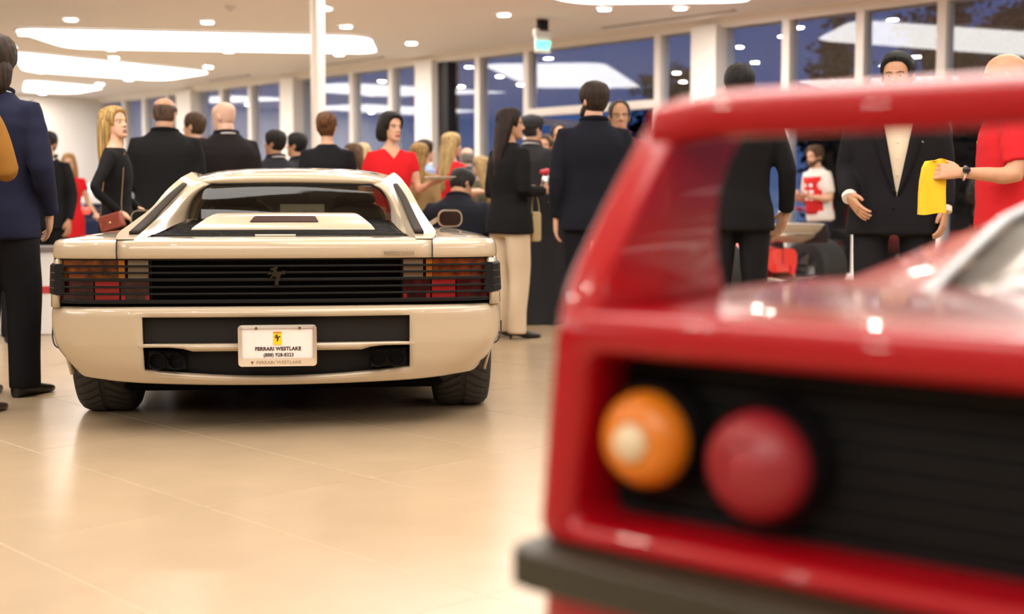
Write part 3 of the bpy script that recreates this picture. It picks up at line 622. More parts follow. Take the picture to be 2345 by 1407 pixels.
# deck, haunches, engine lid
G = []
for x in np.linspace(.05, WD-.05, 27):
    e = min(x, WD-x); k = min(1, e/.06)
    G.append([(x, y, .872-.006+(z-.866)*k) for y, z in ((.018,.858),(.024,.866),(.05,.8695),(.15,.875),(.3,.881),(.5,.885),(.8,.88),(1.2,.872))])
MB().grid(G).build('rear_deck', M_RED, fc, smooth=60, solid=.008)
G = []
for y, z, a in ((.36,.884,.33),(.5,.918,.30),(.75,.990,.29),(1.1,1.060,.31),(1.5,1.105,.36),(1.75,1.118,.42)):
    G.append([(x, y, z-.03*((x-WD/2)/(WD/2-a))**4) for x in np.linspace(a, WD-a, 17)])
MB().grid(G).build('engine_window', M_LEXAN, fc, smooth=60, solid=.006)
for k in range(6):
    y = .62+k*.14; z = interp(y, [.36,.5,.75,1.1,1.5], [.884,.918,.990,1.060,1.105])
    MB().box((WD/2,y,z+.006),(1.1,.05,.006)).build('window_louvre', mat('louvre_grey', (.2,.19,.17), .3), fc, smooth=0)
for mx in (0, 1):
    X = (lambda x: WD-x) if mx else (lambda x: x)
    MB().tube([(X(a-.01), y, z-.022) for y, z, a in ((.34,.884,.33),(.5,.918,.30),(.75,.990,.29),(1.1,1.060,.31),(1.5,1.105,.36))], .008, n=8).build('window_trim', mat('trim_pale', (.42,.45,.46), .25, metal=.5), fc)
    MB().grid([[(X(a-.012), y, z-.02), (X(a*.6), y, .93 if z > .95 else (.872+z)/2-.004), (X(.03), y, .87)] for y, z, a in ((.36,.884,.33),(.5,.918,.30),(.75,.990,.29),(1.1,1.060,.31),(1.5,1.105,.36),(1.75,1.118,.42))]).build('engine_lid_side', M_RED, fc, smooth=70)
# black bumper strip and lower skirt
rg = []
for x, y0 in ((-.014,.30),(-.016,.06),(-.014,-.012),(-.002,-.030),(.03,-.038),(.3,-.048),(WD/2,-.055),(WD-.3,-.048),(WD-.03,-.038),(WD+.008,-.030),(WD+.022,-.012),(WD+.024,.06),(WD+.022,.30)):
    ii = 1 if x < .1 else (-1 if x > WD-.1 else 0)
    rg.append([(x+.05*ii, y0+.06, .548), (x, y0, .552), (x, y0, .596), (x+.05*ii, y0+.06, .602)])
MB().loft(rg).build('bumper_strip', mat('bumper_rubber', (.030,.027,.015), .5), fc, smooth=40, bevel=.004)
MB().loft([[(x, y, z) for x, y in loop([(.0+a,b),(WD-a,b),(WD,.5),(0,.5)], .05)] for z, a, b in ((.575,.0,.006),(.5,-.004,.004),(.42,0.,.02),(.34,.02,.06),(.30,.03,.10))]).build('lower_skirt', M_RED, fc, smooth=50)
# hull forward
G = []
for y, zt, in_ in ((.28,.872,.0),(.6,.872,-.01),(1.2,.865,-.01),(1.8,.83,.02),(2.6,.78,.04),(3.2,.75,.05),(3.8,.66,.08),(4.2,.55,.16),(4.34,.42,.3)):
    q = [(in_+.02,.22),(in_-.006,.4),(in_-.008,.6),(in_+.01,zt-.06),(in_+.05,zt-.012),(in_+.1,zt)]
    G.append([(x, y, z) for x, z in q] + [(WD/2, y, zt+.01)] + [(WD-x, y, z) for x, z in reversed(q)])
MB().grid(G).build('hull', M_RED, fc, smooth=45)
G = [[(.42+t*(WD-.84) if k == 0 else (.30 if t < .5 else WD-.30), y, z) for t in ()] for k, y, z in ()]
MB().loft([[(WD/2-w_, y, z), (WD/2-w_*.82, y, z+h*.75), (WD/2-w_*.7, y, z+h), (WD/2+w_*.7, y, z+h), (WD/2+w_*.82, y, z+h*.75), (WD/2+w_, y, z)] for y, z, w_, h in ((1.75,.85,.72,.265),(2.2,.82,.74,.28),(2.6,.79,.74,.2),(3.1,.765,.70,.01))]).build('cabin_glass', mat('cabin_dark', (.02,.02,.022), .08, coat=.5), fc, smooth=40)
for cx, cy, r, w_, sg in ((.14,.85,.33,.3,-1),(WD-.14,.85,.33,.3,1),(.14,3.3,.31,.24,-1),(WD-.14,3.3,.31,.24,1)):
    MB().cyl((cx+sg*.02, cy, r+.01), r+.05, w_, 'x', 40).build('wheel_arch', M_BLACK, fc)
    wheel(fc, cx+sg*.025, cy, r, w_, sg, tread=False)

# ------------------------------------------------------------------ open-wheel racing car behind the men on the right
M_F1 = mat('signal_red_paint', (.80,.045,.03), .3, coat=.8); M_F1W = mat('wing_grey', (.62,.58,.50), .35); M_CARB = mat('carbon', (.02,.02,.022), .35)
rc = thing('racing_car', 'red open-wheel racing car with a pale grey rear wing', 'racing car', (2.86, 13.4, 0), math.radians(35))
def rr3(w, h, r, y, x0, z0): return [(x0+u, y, z0+v) for u, v in rrect(w, h, r, 4)]
MB().loft([rr3(w_, h, r, y, 0, z) for y, w_, h, r, z in ((.12,.42,.24,.08,.42),(.5,.46,.32,.1,.44),(1.1,.36,.52,.12,.50),(1.6,.46,.62,.14,.52),(1.75,.5,.40,.12,.42),(2.4,.52,.36,.1,.40),(3.2,.40,.30,.1,.40),(4.2,.2,.16,.06,.36),(4.7,.1,.08,.03,.30))]).build('engine_cover', M_F1, rc, smooth=50)
for sg in (-1, 1):
    MB().loft([rr3(w_, h, .06, y, sg*x0, z) for y, w_, h, x0, z in ((.45,.12,.16,.16,.30),(.9,.30,.30,.30,.30),(1.5,.46,.40,.42,.34),(2.0,.48,.42,.44,.36),(2.05,.44,.38,.44,.36))]).build('sidepod', M_F1, rc, smooth=50)
    MB().prism([(-.10,.60),(.26,.58),(.30,.66),(.28,.82),(-.08,.82),(-.12,.70)], sg*.42-.008, sg*.42+.008, 'x').build('wing_endplate', M_CARB, rc, smooth=0)
    wheel(rc, sg*.74, .35, .315, .36, sg, tread=False, rimr=.17); wheel(rc, sg*.74, 3.5, .31, .3, sg, tread=False, rimr=.17)
    for z, y in ((.36,.30),(.28,.42),(.36,.5)): MB().tube([(sg*.1,y+.15,z+.03),(sg*.6,.35,z-.02)], .014, n=6).build('suspension_arm', M_CARB, rc)
    for z, y in ((.36,3.3),(.26,3.6)): MB().tube([(sg*.1,y,z),(sg*.62,3.5,z-.03)], .014, n=6).build('suspension_arm', M_CARB, rc)
    MB().prism([(.2,.18),(.7,.22),(.62,.42),(.36,.44)], sg*.30-.01, sg*.30+.01, 'x').build('diffuser_fin', mat('copper_panel', (.62,.32,.2), .3), rc, smooth=0)
    MB().tube([(sg*.16,.1,.22),(sg*.52,.12,.24)], .012, n=6).build('diffuser_rail', M_CHROME, rc)
def foil(w, y0, z0, y1, z1, th, name, m, segs=9):
    rg = []
    for x in np.linspace(-w/2, w/2, segs):
        s_ = -.012*(2*x/w)**2
        rg.append([(x,y0,z0+s_),(x,(y0+y1)/2-.02,(z0+z1)/2-.0+s_),(x,y1,z1+s_),(x,(y0+y1)/2+.02,(z0+z1)/2+th+s_)])
    MB().loft(rg).build(name, m, rc, smooth=30)
foil(.82, -.06, .80, .06, .695, .016, 'wing_flap', M_F1W); foil(.82, .045, .685, .24, .60, .02, 'wing_mainplane', M_F1W); foil(.82, -.055, .806, -.045, .795, .004, 'wing_gurney', mat('pale_edge', (.85,.82,.78), .4))
MB().box((0,.22,.5),(.03,.2,.22)).build('wing_pylon', M_CARB, rc); foil(1.5, 4.5, .2, 4.9, .14, .02, 'front_wing', M_F1W)
MB().box((0,2.3,.10),(1.2,4.2,.06)).box((0,.3,.14),(.9,.5,.06)).build('floor_plank', M_CARB, rc)
tl = MB().box((0,-.01,.33),(.06,.03,.09)).build('rain_light', mat('bright_red_reflector'), rc)

# ------------------------------------------------------------------ dark car far left
bc = thing('parked_car', 'dark blue car with a glowing red tail lamp behind the red handbag', 'car', (-5.1, 16.9, 0), math.radians(72))
M_NAVY = mat('navy_paint', (.012,.018,.05), .25, coat=1.)
sec = lambda y, zt, w_, in_: [(-w_,y,.30),(-w_-.02,y,.6),(-w_,y,.92),(-w_+.1,y,zt),(0,y,zt+.02),(w_-.1,y,zt),(w_,y,.92),(w_+.02,y,.6),(w_,y,.30)]
MB().loft([sec(y, z, w_, 0) for y, z, w_ in ((0,.88,.80),(.06,1.0,.86),(.4,1.02,.9),(2.8,1.0,.92),(3.2,.98,.92),(4.2,.86,.86),(4.5,.72,.74))]).build('body', M_NAVY, bc, smooth=45)
MB().loft([[(-w_,y,.98),(-w_*.8,y,z),(w_*.8,y,z),(w_,y,.98)] for y, z, w_ in ((.05,1.0,.78),(.6,1.22,.8),(1.2,1.32,.8),(2.0,1.34,.8),(2.5,1.2,.8),(3.1,1.0,.8))]).build('glasshouse', mat('pale_car_glass', (.16,.21,.20), .1, coat=.6), bc, smooth=20)
MB().loft([[(-w_*.82,y,z-.03),(-w_*.78,y,z+.012),(w_*.78,y,z+.012),(w_*.82,y,z-.03)] for y, z, w_ in ((.02,1.0,.78),(.6,1.225,.8),(1.2,1.325,.8),(2.0,1.345,.8),(2.4,1.24,.8))]).build('roof', M_NAVY, bc, smooth=30)
for sg in (-1, 1):
    MB().box((sg*.74,.02,.92),(.3,.14,.08)).build('tail_lamp', mat('lit_tail_lamp', (.8,.05,.04), .3, emis=(1.,.10,.06), es=.9), bc, bevel=.02)
    for y in (.8, 3.6): wheel(bc, sg*.80, y, .33, .24, sg, tread=False)
MB().box((0,0,.5),(1.5,.1,.22)).build('rear_bumper', mat('bumper_grey', (.3,.3,.32), .35), bc, bevel=.03)
MB().box((0,2.2,.33),(1.5,4.2,.2)).build('underbody', M_BLACK, bc)

# white display plinth with red stripe, cocktail table with black cloth and roses
pt = thing('display_plinth', 'low white display plinth with a red stripe behind the navy suit', 'plinth', (-3.75, 10.2, 0), math.radians(10))
MB().box((0,0,.32),(1.1,.5,.64)).build('body', M_WALL, pt, bevel=.01); MB().box((0,0,.655),(1.14,.54,.03)).build('top', mat('plinth_top', (.25,.22,.2), .3), pt)
MB().box((0,-.253,.345),(1.1,.006,.055)).build('stripe', mat('stripe_red', (.62,.05,.05), .5), pt)
ct = thing('cocktail_table', 'tall round cocktail table draped in black cloth to the floor', 'table', (.25, 11.15, 0))
rg = []
for z, r in ((.005,.37),(.2,.33),(.5,.27),(.8,.26),(1.0,.31),(1.085,.375),(1.105,.372)):
    rg.append([( (r+(.022*math.sin(9*a)*(1-z/1.2)))*math.cos(a), (r+(.022*math.sin(9*a)*(1-z/1.2)))*math.sin(a), z) for a in np.linspace(0,2*PI,73)[:-1]])
MB().loft(rg).build('tablecloth', mat('black_cloth', (.010,.010,.012), .85), ct, smooth=60)
MB().cyl((0,0,1.112), .365, .015, n=40).build('table_top', mat('black_cloth'), ct)
vz = thing('rose_arrangement', 'small vase of red roses on the black cocktail table', 'flowers', (.29, 11.02, 1.12))
MB().loft([[(r*math.cos(2*PI*k/16), r*math.sin(2*PI*k/16), z) for k in range(16)] for r, z in ((.03,0),(.045,.03),(.04,.09),(.03,.12))]).build('vase', M_CHROME, vz)
for k in range(9):
    a = k*2.4; r = .055*math.sqrt(k/9.); c = (r*math.cos(a), r*math.sin(a), .155-.25*r)
    mb = MB()
    for j in range(3): mb.ell((c[0], c[1], c[2]-.006*j), (.026-.003*j*.5, .026, .022-.004*j), 9, 6)
    mb.build('rose', mat('rose_red', (.5,.01,.02), .6), vz)

# ------------------------------------------------------------------ people: built at 1.75 m, facing +Y, scaled per person
def V(*a): return Vector(a)
def remesh(mb, vox, sm=4, folds=0., seed=0, fold_dir=(5.,5.,9.), fac=.5):
    me = mb.mesh('tmp'); o = bpy.data.objects.new('tmp', me); COL.objects.link(o)
    q = o.modifiers.new('r', 'REMESH'); q.mode = 'VOXEL'; q.voxel_size = vox; q.use_smooth_shade = True
    if sm: w = o.modifiers.new('s', 'SMOOTH'); w.iterations = sm; w.factor = fac
    dg = bpy.context.evaluated_depsgraph_get(); out = bpy.data.meshes.new_from_object(o.evaluated_get(dg))
    bpy.data.objects.remove(o); bpy.data.meshes.remove(me)
    if folds:
        n = len(out.vertices); co = np.empty(n*3); out.vertices.foreach_get('co', co); co = co.reshape(-1,3)
        no = np.empty(n*3); out.vertices.foreach_get('normal', no); no = no.reshape(-1,3)
        r = np.random.RandomState(seed); d = np.zeros(n)
        for k in range(7):
            w_ = r.normal(size=3)*np.array(fold_dir)*(1+.5*k); d += np.sin(co@w_+r.rand()*6.28+2.*np.sin(co@(r.normal(size=3)*4.)))/(1+.35*k)
        co += no*(d*folds*.35)[:,None]; out.vertices.foreach_set('co', co.ravel()); out.update()
    return out
def xf(me, M): me.transform(M); return me
def join(*ms):
    bm = bmesh.new(); off = []
    for me, idx in ms:
        n0 = len(bm.faces); bm.from_mesh(me); bm.faces.ensure_lookup_table()
        if idx is not None:
            for f in bm.faces[n0:]: f.material_index = idx
    out = bpy.data.meshes.new('j'); bm.to_mesh(out); bm.free(); return out
def ellring(z, hx, hy, yo=0., n=28, p=2.35, xo=0.):
    q = []
    for k in range(n):
        a = 2*PI*k/n; c, s = math.cos(a), math.sin(a)
        q.append((xo+hx*math.copysign(abs(c)**(2/p), c), yo+hy*math.copysign(abs(s)**(2/p), s), z))
    return q
# --- head -------------------------------------------------------------
HT = [0,.05,.12,.22,.35,.5,.63,.75,.86,.94,.985,1.]
HW = [.018,.034,.046,.056,.063,.070,.0735,.0725,.062,.044,.022,.002]
HF = [.072,.088,.093,.091,.088,.086,.089,.084,.068,.044,.02,-.012]
HB = [.045,.020,-.020,-.062,-.086,-.098,-.104,-.104,-.092,-.068,-.045,-.016]
HH = .232
def head_pt(a, t, off=0., feat=True, wide=1.):
    w, f, b = (interp(t, HT, q) for q in (HW, HF, HB)); w = w*wide+off; f += off; b -= off
    c = (f+b)/2; d = (f-b)/2; sa, ca = math.sin(a), math.cos(a); p = 2/2.25
    x = w*math.copysign(abs(sa)**p, sa); y = c+d*math.copysign(abs(ca)**p, ca)
    if feat and ca > .1:
        ax = abs(x); g = lambda u, s: math.exp(-(u/s)**2)
        nz = interp(t, [.30,.335,.37,.42,.50,.57,.62], [0,.55,1.,.85,.5,.18,0])
        y += .030*g(x, .0095+.006*g(t-.36,.05))*nz
        y -= .012*g(ax-.031,.016)*g(t-.50,.042)
        y += .005*g(t-.585,.03)*g(x,.055)
        y += .007*g(x,.022)*(g(t-.235,.022)+g(t-.178,.022)) - .003*g(x,.024)*g(t-.207,.010)
        y += .007*g(x,.02)*g(t-.05,.05) + .003*g(ax-.045,.02)*g(t-.36,.08)
        y -= .006*g(x,.03)*g(t-.118,.02)
    z = HH*t + (off*1.1*max(0, (t-.6)/.4) if off else 0)
    return Vector((x, y, z))
def head_mesh(mouth=0., wide=1.):
    na, nt_ = 52, 46; ang = [2*PI*k/na - .62*math.sin(2*PI*k/na) for k in range(na)]; ts = [0,.02,.045]+list(np.linspace(.075,.66,34))+[.70,.75,.80,.85,.89,.93,.96,.985,.9999]
    mb = MB(); rings = [[head_pt(a, t, wide=wide) for a in ang] for t in ts]; mb.loft(rings); me = mb.mesh('head')
    for p in me.polygons:
        c = p.center; t = c.z/HH; idx = 0
        if c.y > .05:
            if abs(c.x) < .024 and .165 < t < .25-.9*abs(c.x): idx = 1
            if mouth and abs(c.x) < .02 and abs(t-.195) < mouth-.8*abs(c.x): idx = 3
            if .012 < abs(c.x) < .048 and abs(t-(.585-6*(abs(c.x)-.03)**2*10)) < .014: idx = 2
        p.material_index = idx
    for sg in (-1, 1):
        e = MB().ell((0,0,0), (.010,.018,.031), 12, 8); m2 = e.mesh('ear'); xf(m2, Matrix.Translation((sg*.0745*wide,-.012,HH*.47)) @ Matrix.Rotation(sg*.35,4,'Z') @ Matrix.Rotation(-.2,4,'X')); me = join((me, None), (m2, 0))
    return me
HEADS = {}
def hair_mesh(style, seed=0, wide=1.):
    mb = MB(); r = np.random.RandomState(seed)
    if style == 'bald': return None
    # hairline height per angle (0 = front)
    def line(a):
        d = abs((math.degrees(a)+180) % 360-180)
        hl = {'receding': [.97,.96,.80,.42,.50,.20,.10,.08], 'fringe': [.9,.9,.8,.45,.48,.22,.12,.10]}.get(style, [.83,.81,.70,.40,.48,.20,.08,.06])
        return interp(d, [0,25,48,62,85,105,135,180], hl)
    def thick(v, a):
        d = abs((math.degrees(a)+180) % 360-180); base = {'short':.013,'receding':.009,'fringe':.007,'quiff':.009,'curly':.020,'full':.026,'long':.018,'bob':.022,'up':.014}[style]
        k = min(1, .25+v*3.)
        if style == 'quiff' and d < 60: k *= 1.2*min(1, v*4)+.6
        return base*k
    na = 64; nv = 14; rows = []
    if style == 'fringe':
        for k in range(na+1):
            a = math.radians(60+240*k/na); t0 = line(a); rows.append([head_pt(a, t0+(.74-t0)*v, .007*min(1, .3+3*v)*min(1, .2+4*(1-v)), False, wide) for v in np.linspace(0,1,nv)])
        mb.grid(rows); return mb.mesh('hair')
    for k in range(na+1):
        a = 2*PI*k/na; t0 = line(a); rows.append([head_pt(a, min(.9999, t0+(1-t0)*v), thick(v,a)+(.004*math.sin(23*a+9*v)*math.sin(17*v+3*a) if style in ('curly','full') else .0016*math.sin(31*a))*min(1,v*4), False, wide) for v in np.linspace(0,1,nv)])
    mb.grid(rows)
    if style in ('long', 'bob'):
        ln = .36 if style == 'long' else .0; rg = []
        for z, hx, hy, yo in ([(.215,.05,.06,-.02),(.19,.085,.085,-.018),(.14,.099,.092,-.026),(.08,.106,.085,-.040),(.02,.110,.074,-.055),(-.06,.112,.062,-.07),(-.16,.110,.052,-.088),(-.26,.098,.045,-.10),(-.34,.07,.036,-.105),(-.37,.03,.02,-.105)] if ln else
                              [(.225,.05,.06,-.015),(.20,.092,.09,-.012),(.14,.108,.096,-.022),(.08,.114,.088,-.030),(.03,.108,.074,-.038),(.005,.085,.055,-.042)]):
            q = ellring(z, hx, hy, yo, 40, 2.2)
            for k in range(40):
                x, y, zz = q[k]; a = math.atan2(y-yo, x)
                w_ = 1+.03*math.sin(7*a+18*z+seed)+.02*math.sin(13*a-9*z); q[k] = (x*w_, yo+(y-yo)*w_*(1 if y < yo else .72), zz)
            rg.append(q)
        # keep the face clear: cut the loft where it would cover the face
        m2 = MB().loft(rg); me2 = m2.mesh('h2'); bm = bmesh.new(); bm.from_mesh(me2)
        kill = [f for f in bm.faces if abs(f.calc_center_median().x) < .052 and f.calc_center_median().y > .012 and f.calc_center_median().z > -.05]
        bmesh.ops.delete(bm, geom=kill, context='FACES'); bm.to_mesh(me2); bm.free()
        return join((mb.mesh('hair'), 0), (me2, 0))
    if style == 'up':
        m2 = MB().ell((0,-.10,.16), (.05,.045,.055), 16, 10); return join((mb.mesh('hair'),0),(m2.mesh('bun'),0))
    if style == 'full':
        rg = [ellring(z, hx, hy, yo, 36, 2.2) for z, hx, hy, yo in ((.14,.08,.07,-.05),(.08,.088,.065,-.06),(.02,.08,.055,-.07),(-.03,.055,.04,-.07))]
        return join((mb.mesh('hair'),0),(MB().loft(rg).mesh('n'),0))
    return mb.mesh('hair')
def beard_mesh(k=1.):
    mb = MB(); rows = []
    for i in range(41):
        a = math.radians(-100+200*i/40); d = abs(math.degrees(a)); t1 = interp(d, [0,14,20,40,75,100], [.155,.16,.27,.24,.34,.46]); t0 = .0
        rows.append([head_pt(a, t0+(t1-t0)*v, .0025+.010*k*math.sin(PI*min(1, .12+.8*v)), False)+Vector((0,.004,0)) for v in np.linspace(0,1,9)])
    mb.grid(rows)
    rows = []
    for i in range(13):
        a = math.radians(-22+44*i/12); rows.append([head_pt(a, t, .006)+Vector((0,.001,0)) for t in (.258,.275,.295)])
    mb.grid(rows); return mb.mesh('beard')
# --- hands (left-hand prototype: fingers +Y, palm -Z, thumb +X) ---------
HANDS = {}
def hand(curl):
    if curl in HANDS: return HANDS[curl]
    mb = MB(); rg = []
    for y, hw, ht, xo in ((-.03,.026,.021,0),(.0,.027,.019,0),(.03,.036,.018,.0),(.065,.042,.016,0),(.092,.041,.013,0)):
        rg.append([(xo+x, y, z) for x, z, _ in [(q[0], q[1], 0) for q in ellring(0, hw, ht, 0, 16, 2.6)]])
    mb.loft(rg)
    for x, L, sp in ((-.032,.060,-.10),(-.0115,.074,-.03),(.0095,.080,.03),(.0305,.072,.10)):
        p = Vector((x, .082, .001)); path = [p.copy()]; ang = curl*.7; d0 = Vector((sp, 1, 0)).normalized()
        for f, q in ((.46,1.0),(.31,1.15),(.23,.8)):
            d = Vector((d0.x*math.cos(ang), d0.y*math.cos(ang), -math.sin(ang))); p = p + d*(L*f+.004); path.append(p.copy()); ang += curl*q
        mb.tube(path, [.0102,.0095,.0086,.0072], 10)
    th = [V(.026,.012,-.004), V(.046,.036,-.010), V(.058,.062,-.012-.012*curl), V(.058-.012*curl,.086,-.014-.02*curl)]
    mb.tube(th, [.015,.0125,.0105,.0085], 10)
    me = remesh(mb, .0042, 2); HANDS[curl] = me; return me
def place_hand(curl, wrist, d, palm, left):
    me = hand(curl).copy()
    if not left: me.transform(Matrix.Diagonal((-1,1,1,1))); me.flip_normals()
    Y = Vector(d).normalized(); Z = -Vector(palm); Z = (Z - Y*Z.dot(Y)).normalized(); X = Y.cross(Z)
    M = Matrix.Translation(Vector(wrist)) @ Matrix((X, Y, Z)).transposed().to_4x4(); me.transform(M); return me
SKINS = {'light': (.62,.36,.24), 'tan': (.50,.27,.16), 'olive': (.40,.21,.12), 'pale': (.68,.43,.32)}
def skin_mat(k): return mat('skin_'+k, SKINS[k], .5, spec=.35, vary=(14,.08))
def cloth(name, col, rough=.85, sheen=.0): return mat(name, col, rough, spec=.15, sheen=sheen, bump=((260,260,260), .12))
def hair_mat(name, col):
    if 'hair_'+name in MATS: return MATS['hair_'+name]
    m = mat('hair_'+name, col, .55, spec=.25, bump=((170,170,9), .8)); t = m.node_tree; b = t.nodes['Principled BSDF']
    co = t.nodes.new('ShaderNodeTexCoord'); mp = t.nodes.new('ShaderNodeMapping'); mp.inputs['Scale'].default_value = (95,95,5)
    n = t.nodes.new('ShaderNodeTexNoise'); n.inputs['Scale'].default_value = 1; n.inputs['Detail'].default_value = 2; r = t.nodes.new('ShaderNodeValToRGB')
    r.color_ramp.elements[0].position = .35; r.color_ramp.elements[1].position = .65
    r.color_ramp.elements[0].color = (*[c*.45 for c in col], 1); r.color_ramp.elements[1].color = (*[min(1, c*1.35) for c in col], 1)
    t.links.new(co.outputs['Object'], mp.inputs[0]); t.links.new(mp.outputs[0], n.inputs['Vector']); t.links.new(n.outputs['Fac'], r.inputs[0]); t.links.new(r.outputs[0], b.inputs['Base Color'])
    return m
SHOE = None
def shoe_mesh(heel=0.):
    rg = []
    for y, hw, z0, z1 in ((-.095,.022,0,.05),(-.085,.034,0,.075),(-.04,.036,0,.085),(.02,.036,0,.075),(.08,.043,0,.055),(.13,.043,0,.044),(.165,.030,.002,.034),(.18,.012,.006,.024)):
        zo = heel*max(0, (.05-y)/.145); zz = max(z0, zo*.9 if heel else z0)
        rg.append([(x*1.0, y, zz + (z1-z0)*(b+1)/2) for x, b, _ in ellring(0, hw, 1., 0, 14, 2.8)])
    mb = MB().loft(rg)
    if heel: mb.tube([(0,-.075,heel*.8),(0,-.08,0)], [.016,.008], 8)
    return mb.mesh('shoe')
PEOPLE = []
def person(label, px, d, H, rot, fem=False, bulk=1., skin='light', hair=('short','brown',(.05,.03,.02)), head=(0,0), arms=(None,None), top=('jacket',(.012,.012,.014)),
           bottom=('trousers',(.012,.012,.014)), shoes=(.01,.01,.01), shirt=None, tie=None, beard=None, vopen=None, mouth=0., seat=False, curl=(.35,.35), lean=0., detail=1., cuffs=None, hem=None, group=None, X=None, glasses=False, step=0., heel=0., tone=''):
    sd = len(PEOPLE)+1
    loc = ((px-1172.5)/3000*d, d, 0) if X is None else X
    P = thing('person', label, 'person', loc, math.radians(rot), group, H/1.75); PEOPLE.append(P)
    vb = .0145/detail; sw = (.86 if fem else 1.)*bulk; hw = (.97 if fem else 1.)*bulk
    smat = skin_mat(skin); seed = sd*13
    shx = .192*(.87 if fem else 1.)*(.75+.25*bulk); zo = 0.
    L = Matrix.Translation((0,0,.95)) @ Matrix.Rotation(-lean,4,'X') @ Matrix.Translation((0,0,-.95))
    if seat: L = Matrix.Translation((0,0,-.46)) @ L
    A = lambda p: L @ Vector(p)
    # arms
    sh, el, wr, hd, pm = [], [], [], [], []
    for i, sg in enumerate((-1, 1)):
        a = arms[i]
        if a is None: a = ((.05,-.03,-.30),(.045,.05,-.545),(.0,.15,-1.),(-1,0,0))
        s_ = V(sg*shx,0,1.40); e_ = s_ + V(sg*a[0][0],a[0][1],a[0][2]); w_ = s_ + V(sg*a[1][0],a[1][1],a[1][2])
        sh.append(A(s_)); el.append(A(e_)); wr.append(A(w_)); R3_ = L.to_3x3(); hd.append(R3_ @ V(sg*a[2][0],a[2][1],a[2][2])); pm.append(R3_ @ V(sg*a[3][0],a[3][1],a[3][2]))
    # legs
    hips, kn, an, ft = [], [], [], []
    for i, sg in enumerate((-1, 1)):
        fo = step*sg
        if seat: hips.append(A((sg*.09,0,.93))); kn.append(V(sg*.14,.42,.47)); an.append(V(sg*.13,.38+.05*sg,.09))
        else: hips.append(A((sg*.092*hw,0,.92))); kn.append(V(sg*.098*hw,.02+fo*.6,.49)); an.append(V(sg*.10*hw,-.01+fo,.09))
        ft.append(an[-1]*1)
    # --- body
    def torso(g, z0=.86, zt=1.495, o=0., fat=1.):
        if fem: T = [(.80,.155,.108),(.88,.170,.118),(.95,.165,.112),(1.05,.130,.092),(1.15,.132,.096),(1.25,.152,.112),(1.33,.156,.108),(1.39,.140,.085),(1.435,.100,.07),(1.47,.068,.060),(1.495,.052,.056)]
        else: T = [(.80,.160,.112),(.90,.165,.115),(1.0,.156,.110),(1.10,.158,.112),(1.22,.170,.118),(1.33,.178,.120),(1.40,.166,.102),(1.445,.122,.082),(1.475,.088,.072),(1.495,.062,.062)]
        rg = [[A(p) for p in ellring(z, w*bulk+o, dp*(.55+.45*bulk)*fat+o, 0 if z < 1.2 else -.008)] for z, w, dp in T if z >= z0]
        return rg
    mb = MB(); mb.loft(torso(0)); nb = A((0,-.012,1.44)); nt2 = A((0,.012,1.585)); nr = .050 if fem else .060*(.6+.4*bulk)
    mb.tube([nb, (nb+nt2)/2, nt2], [nr*1.15, nr, nr], 16)
    for i in (0, 1):
        k_ = .86 if fem else 1.
        mb.tube([A(((-.55 if i == 0 else .55)*shx,-.004,1.405))]+cm([sh[i], (sh[i]+el[i])/2, el[i], (el[i]*.6+wr[i]*.4), wr[i]], 9), [q*k_*(.5+.5*bulk) for q in (.042,.046,.049,.047,.044,.041,.041,.036,.030,.026)], 12)
        sp_ = hips[i]
        mb.tube(cm([sp_, (sp_+kn[i])/2, kn[i], (kn[i]*.65+an[i]*.35), an[i], an[i]-V(0,0,.05)], 10), [.088,.085,.076,.064,.056,.056,.052,.042,.036,.034], 12)
    body = remesh(mb, vb, 6)
    hk = ('h', mouth, round(bulk > 1.12, 1)); wide = 1.06 if bulk > 1.12 else (1. if not fem else .95)
    if hk not in HEADS: HEADS[hk] = head_mesh(mouth, wide)
    hM = L @ Matrix.Translation((0,.012,1.518)) @ Matrix.Rotation(math.radians(head[0]),4,'Z') @ Matrix.Rotation(math.radians(head[1]),4,'X') @ (Matrix.Scale(.96,4) if fem else Matrix.Identity(4))
    hm = HEADS[hk].copy(); hm.transform(hM)
    hands = [place_hand(curl[i], wr[i], hd[i], pm[i], i == 0) for i in (0, 1)]
    if fem:
        for i in (0,1): hands[i].transform(Matrix.Translation(wr[i]) @ Matrix.Scale(.88,4) @ Matrix.Translation(-wr[i]))
    lips = mat('lips_red' if (fem and 'red lips' in tone) else 'lips', (.45,.06,.06) if (fem and 'red lips' in tone) else (.42,.17,.13), .4)
    hmt = hair_mat(hair[1], hair[2]); brow = hmt if hair[0] != 'bald' else hair_mat('greybrow', (.18,.14,.11))
    bd = mobj('body', join((body,0),(hm,None),(hands[0],0),(hands[1],0)), [smat, lips, brow, mat('mouth_dark', (.25,.10,.08), .5)], P, smooth=180)
    for sg in (-1, 1):
        e = MB().ell((sg*.031,.0735,HH*.498), (.0115,.0105,.0058), 12, 8).mesh('eye'); e.transform(hM)
        mobj('eye', e, mat('eye_white', (.75,.70,.66), .25), bd)
        e = MB().ell((sg*.031,.0815,HH*.498), (.0058,.0042,.0052), 10, 6).mesh('iris'); e.transform(hM); mobj('iris', e, mat('iris_dark', (.03,.018,.012), .2), bd)
    h = hair_mesh(hair[0], sd, wide)
    if h: h.transform(hM); mobj('hair', h, hmt, P, smooth=180, solid=.004, soff=0)
    if beard: b_ = beard_mesh(beard[0]); b_.transform(hM); mobj('beard', b_, hair_mat(beard[1], beard[2]), P, smooth=180, solid=.003, soff=0)
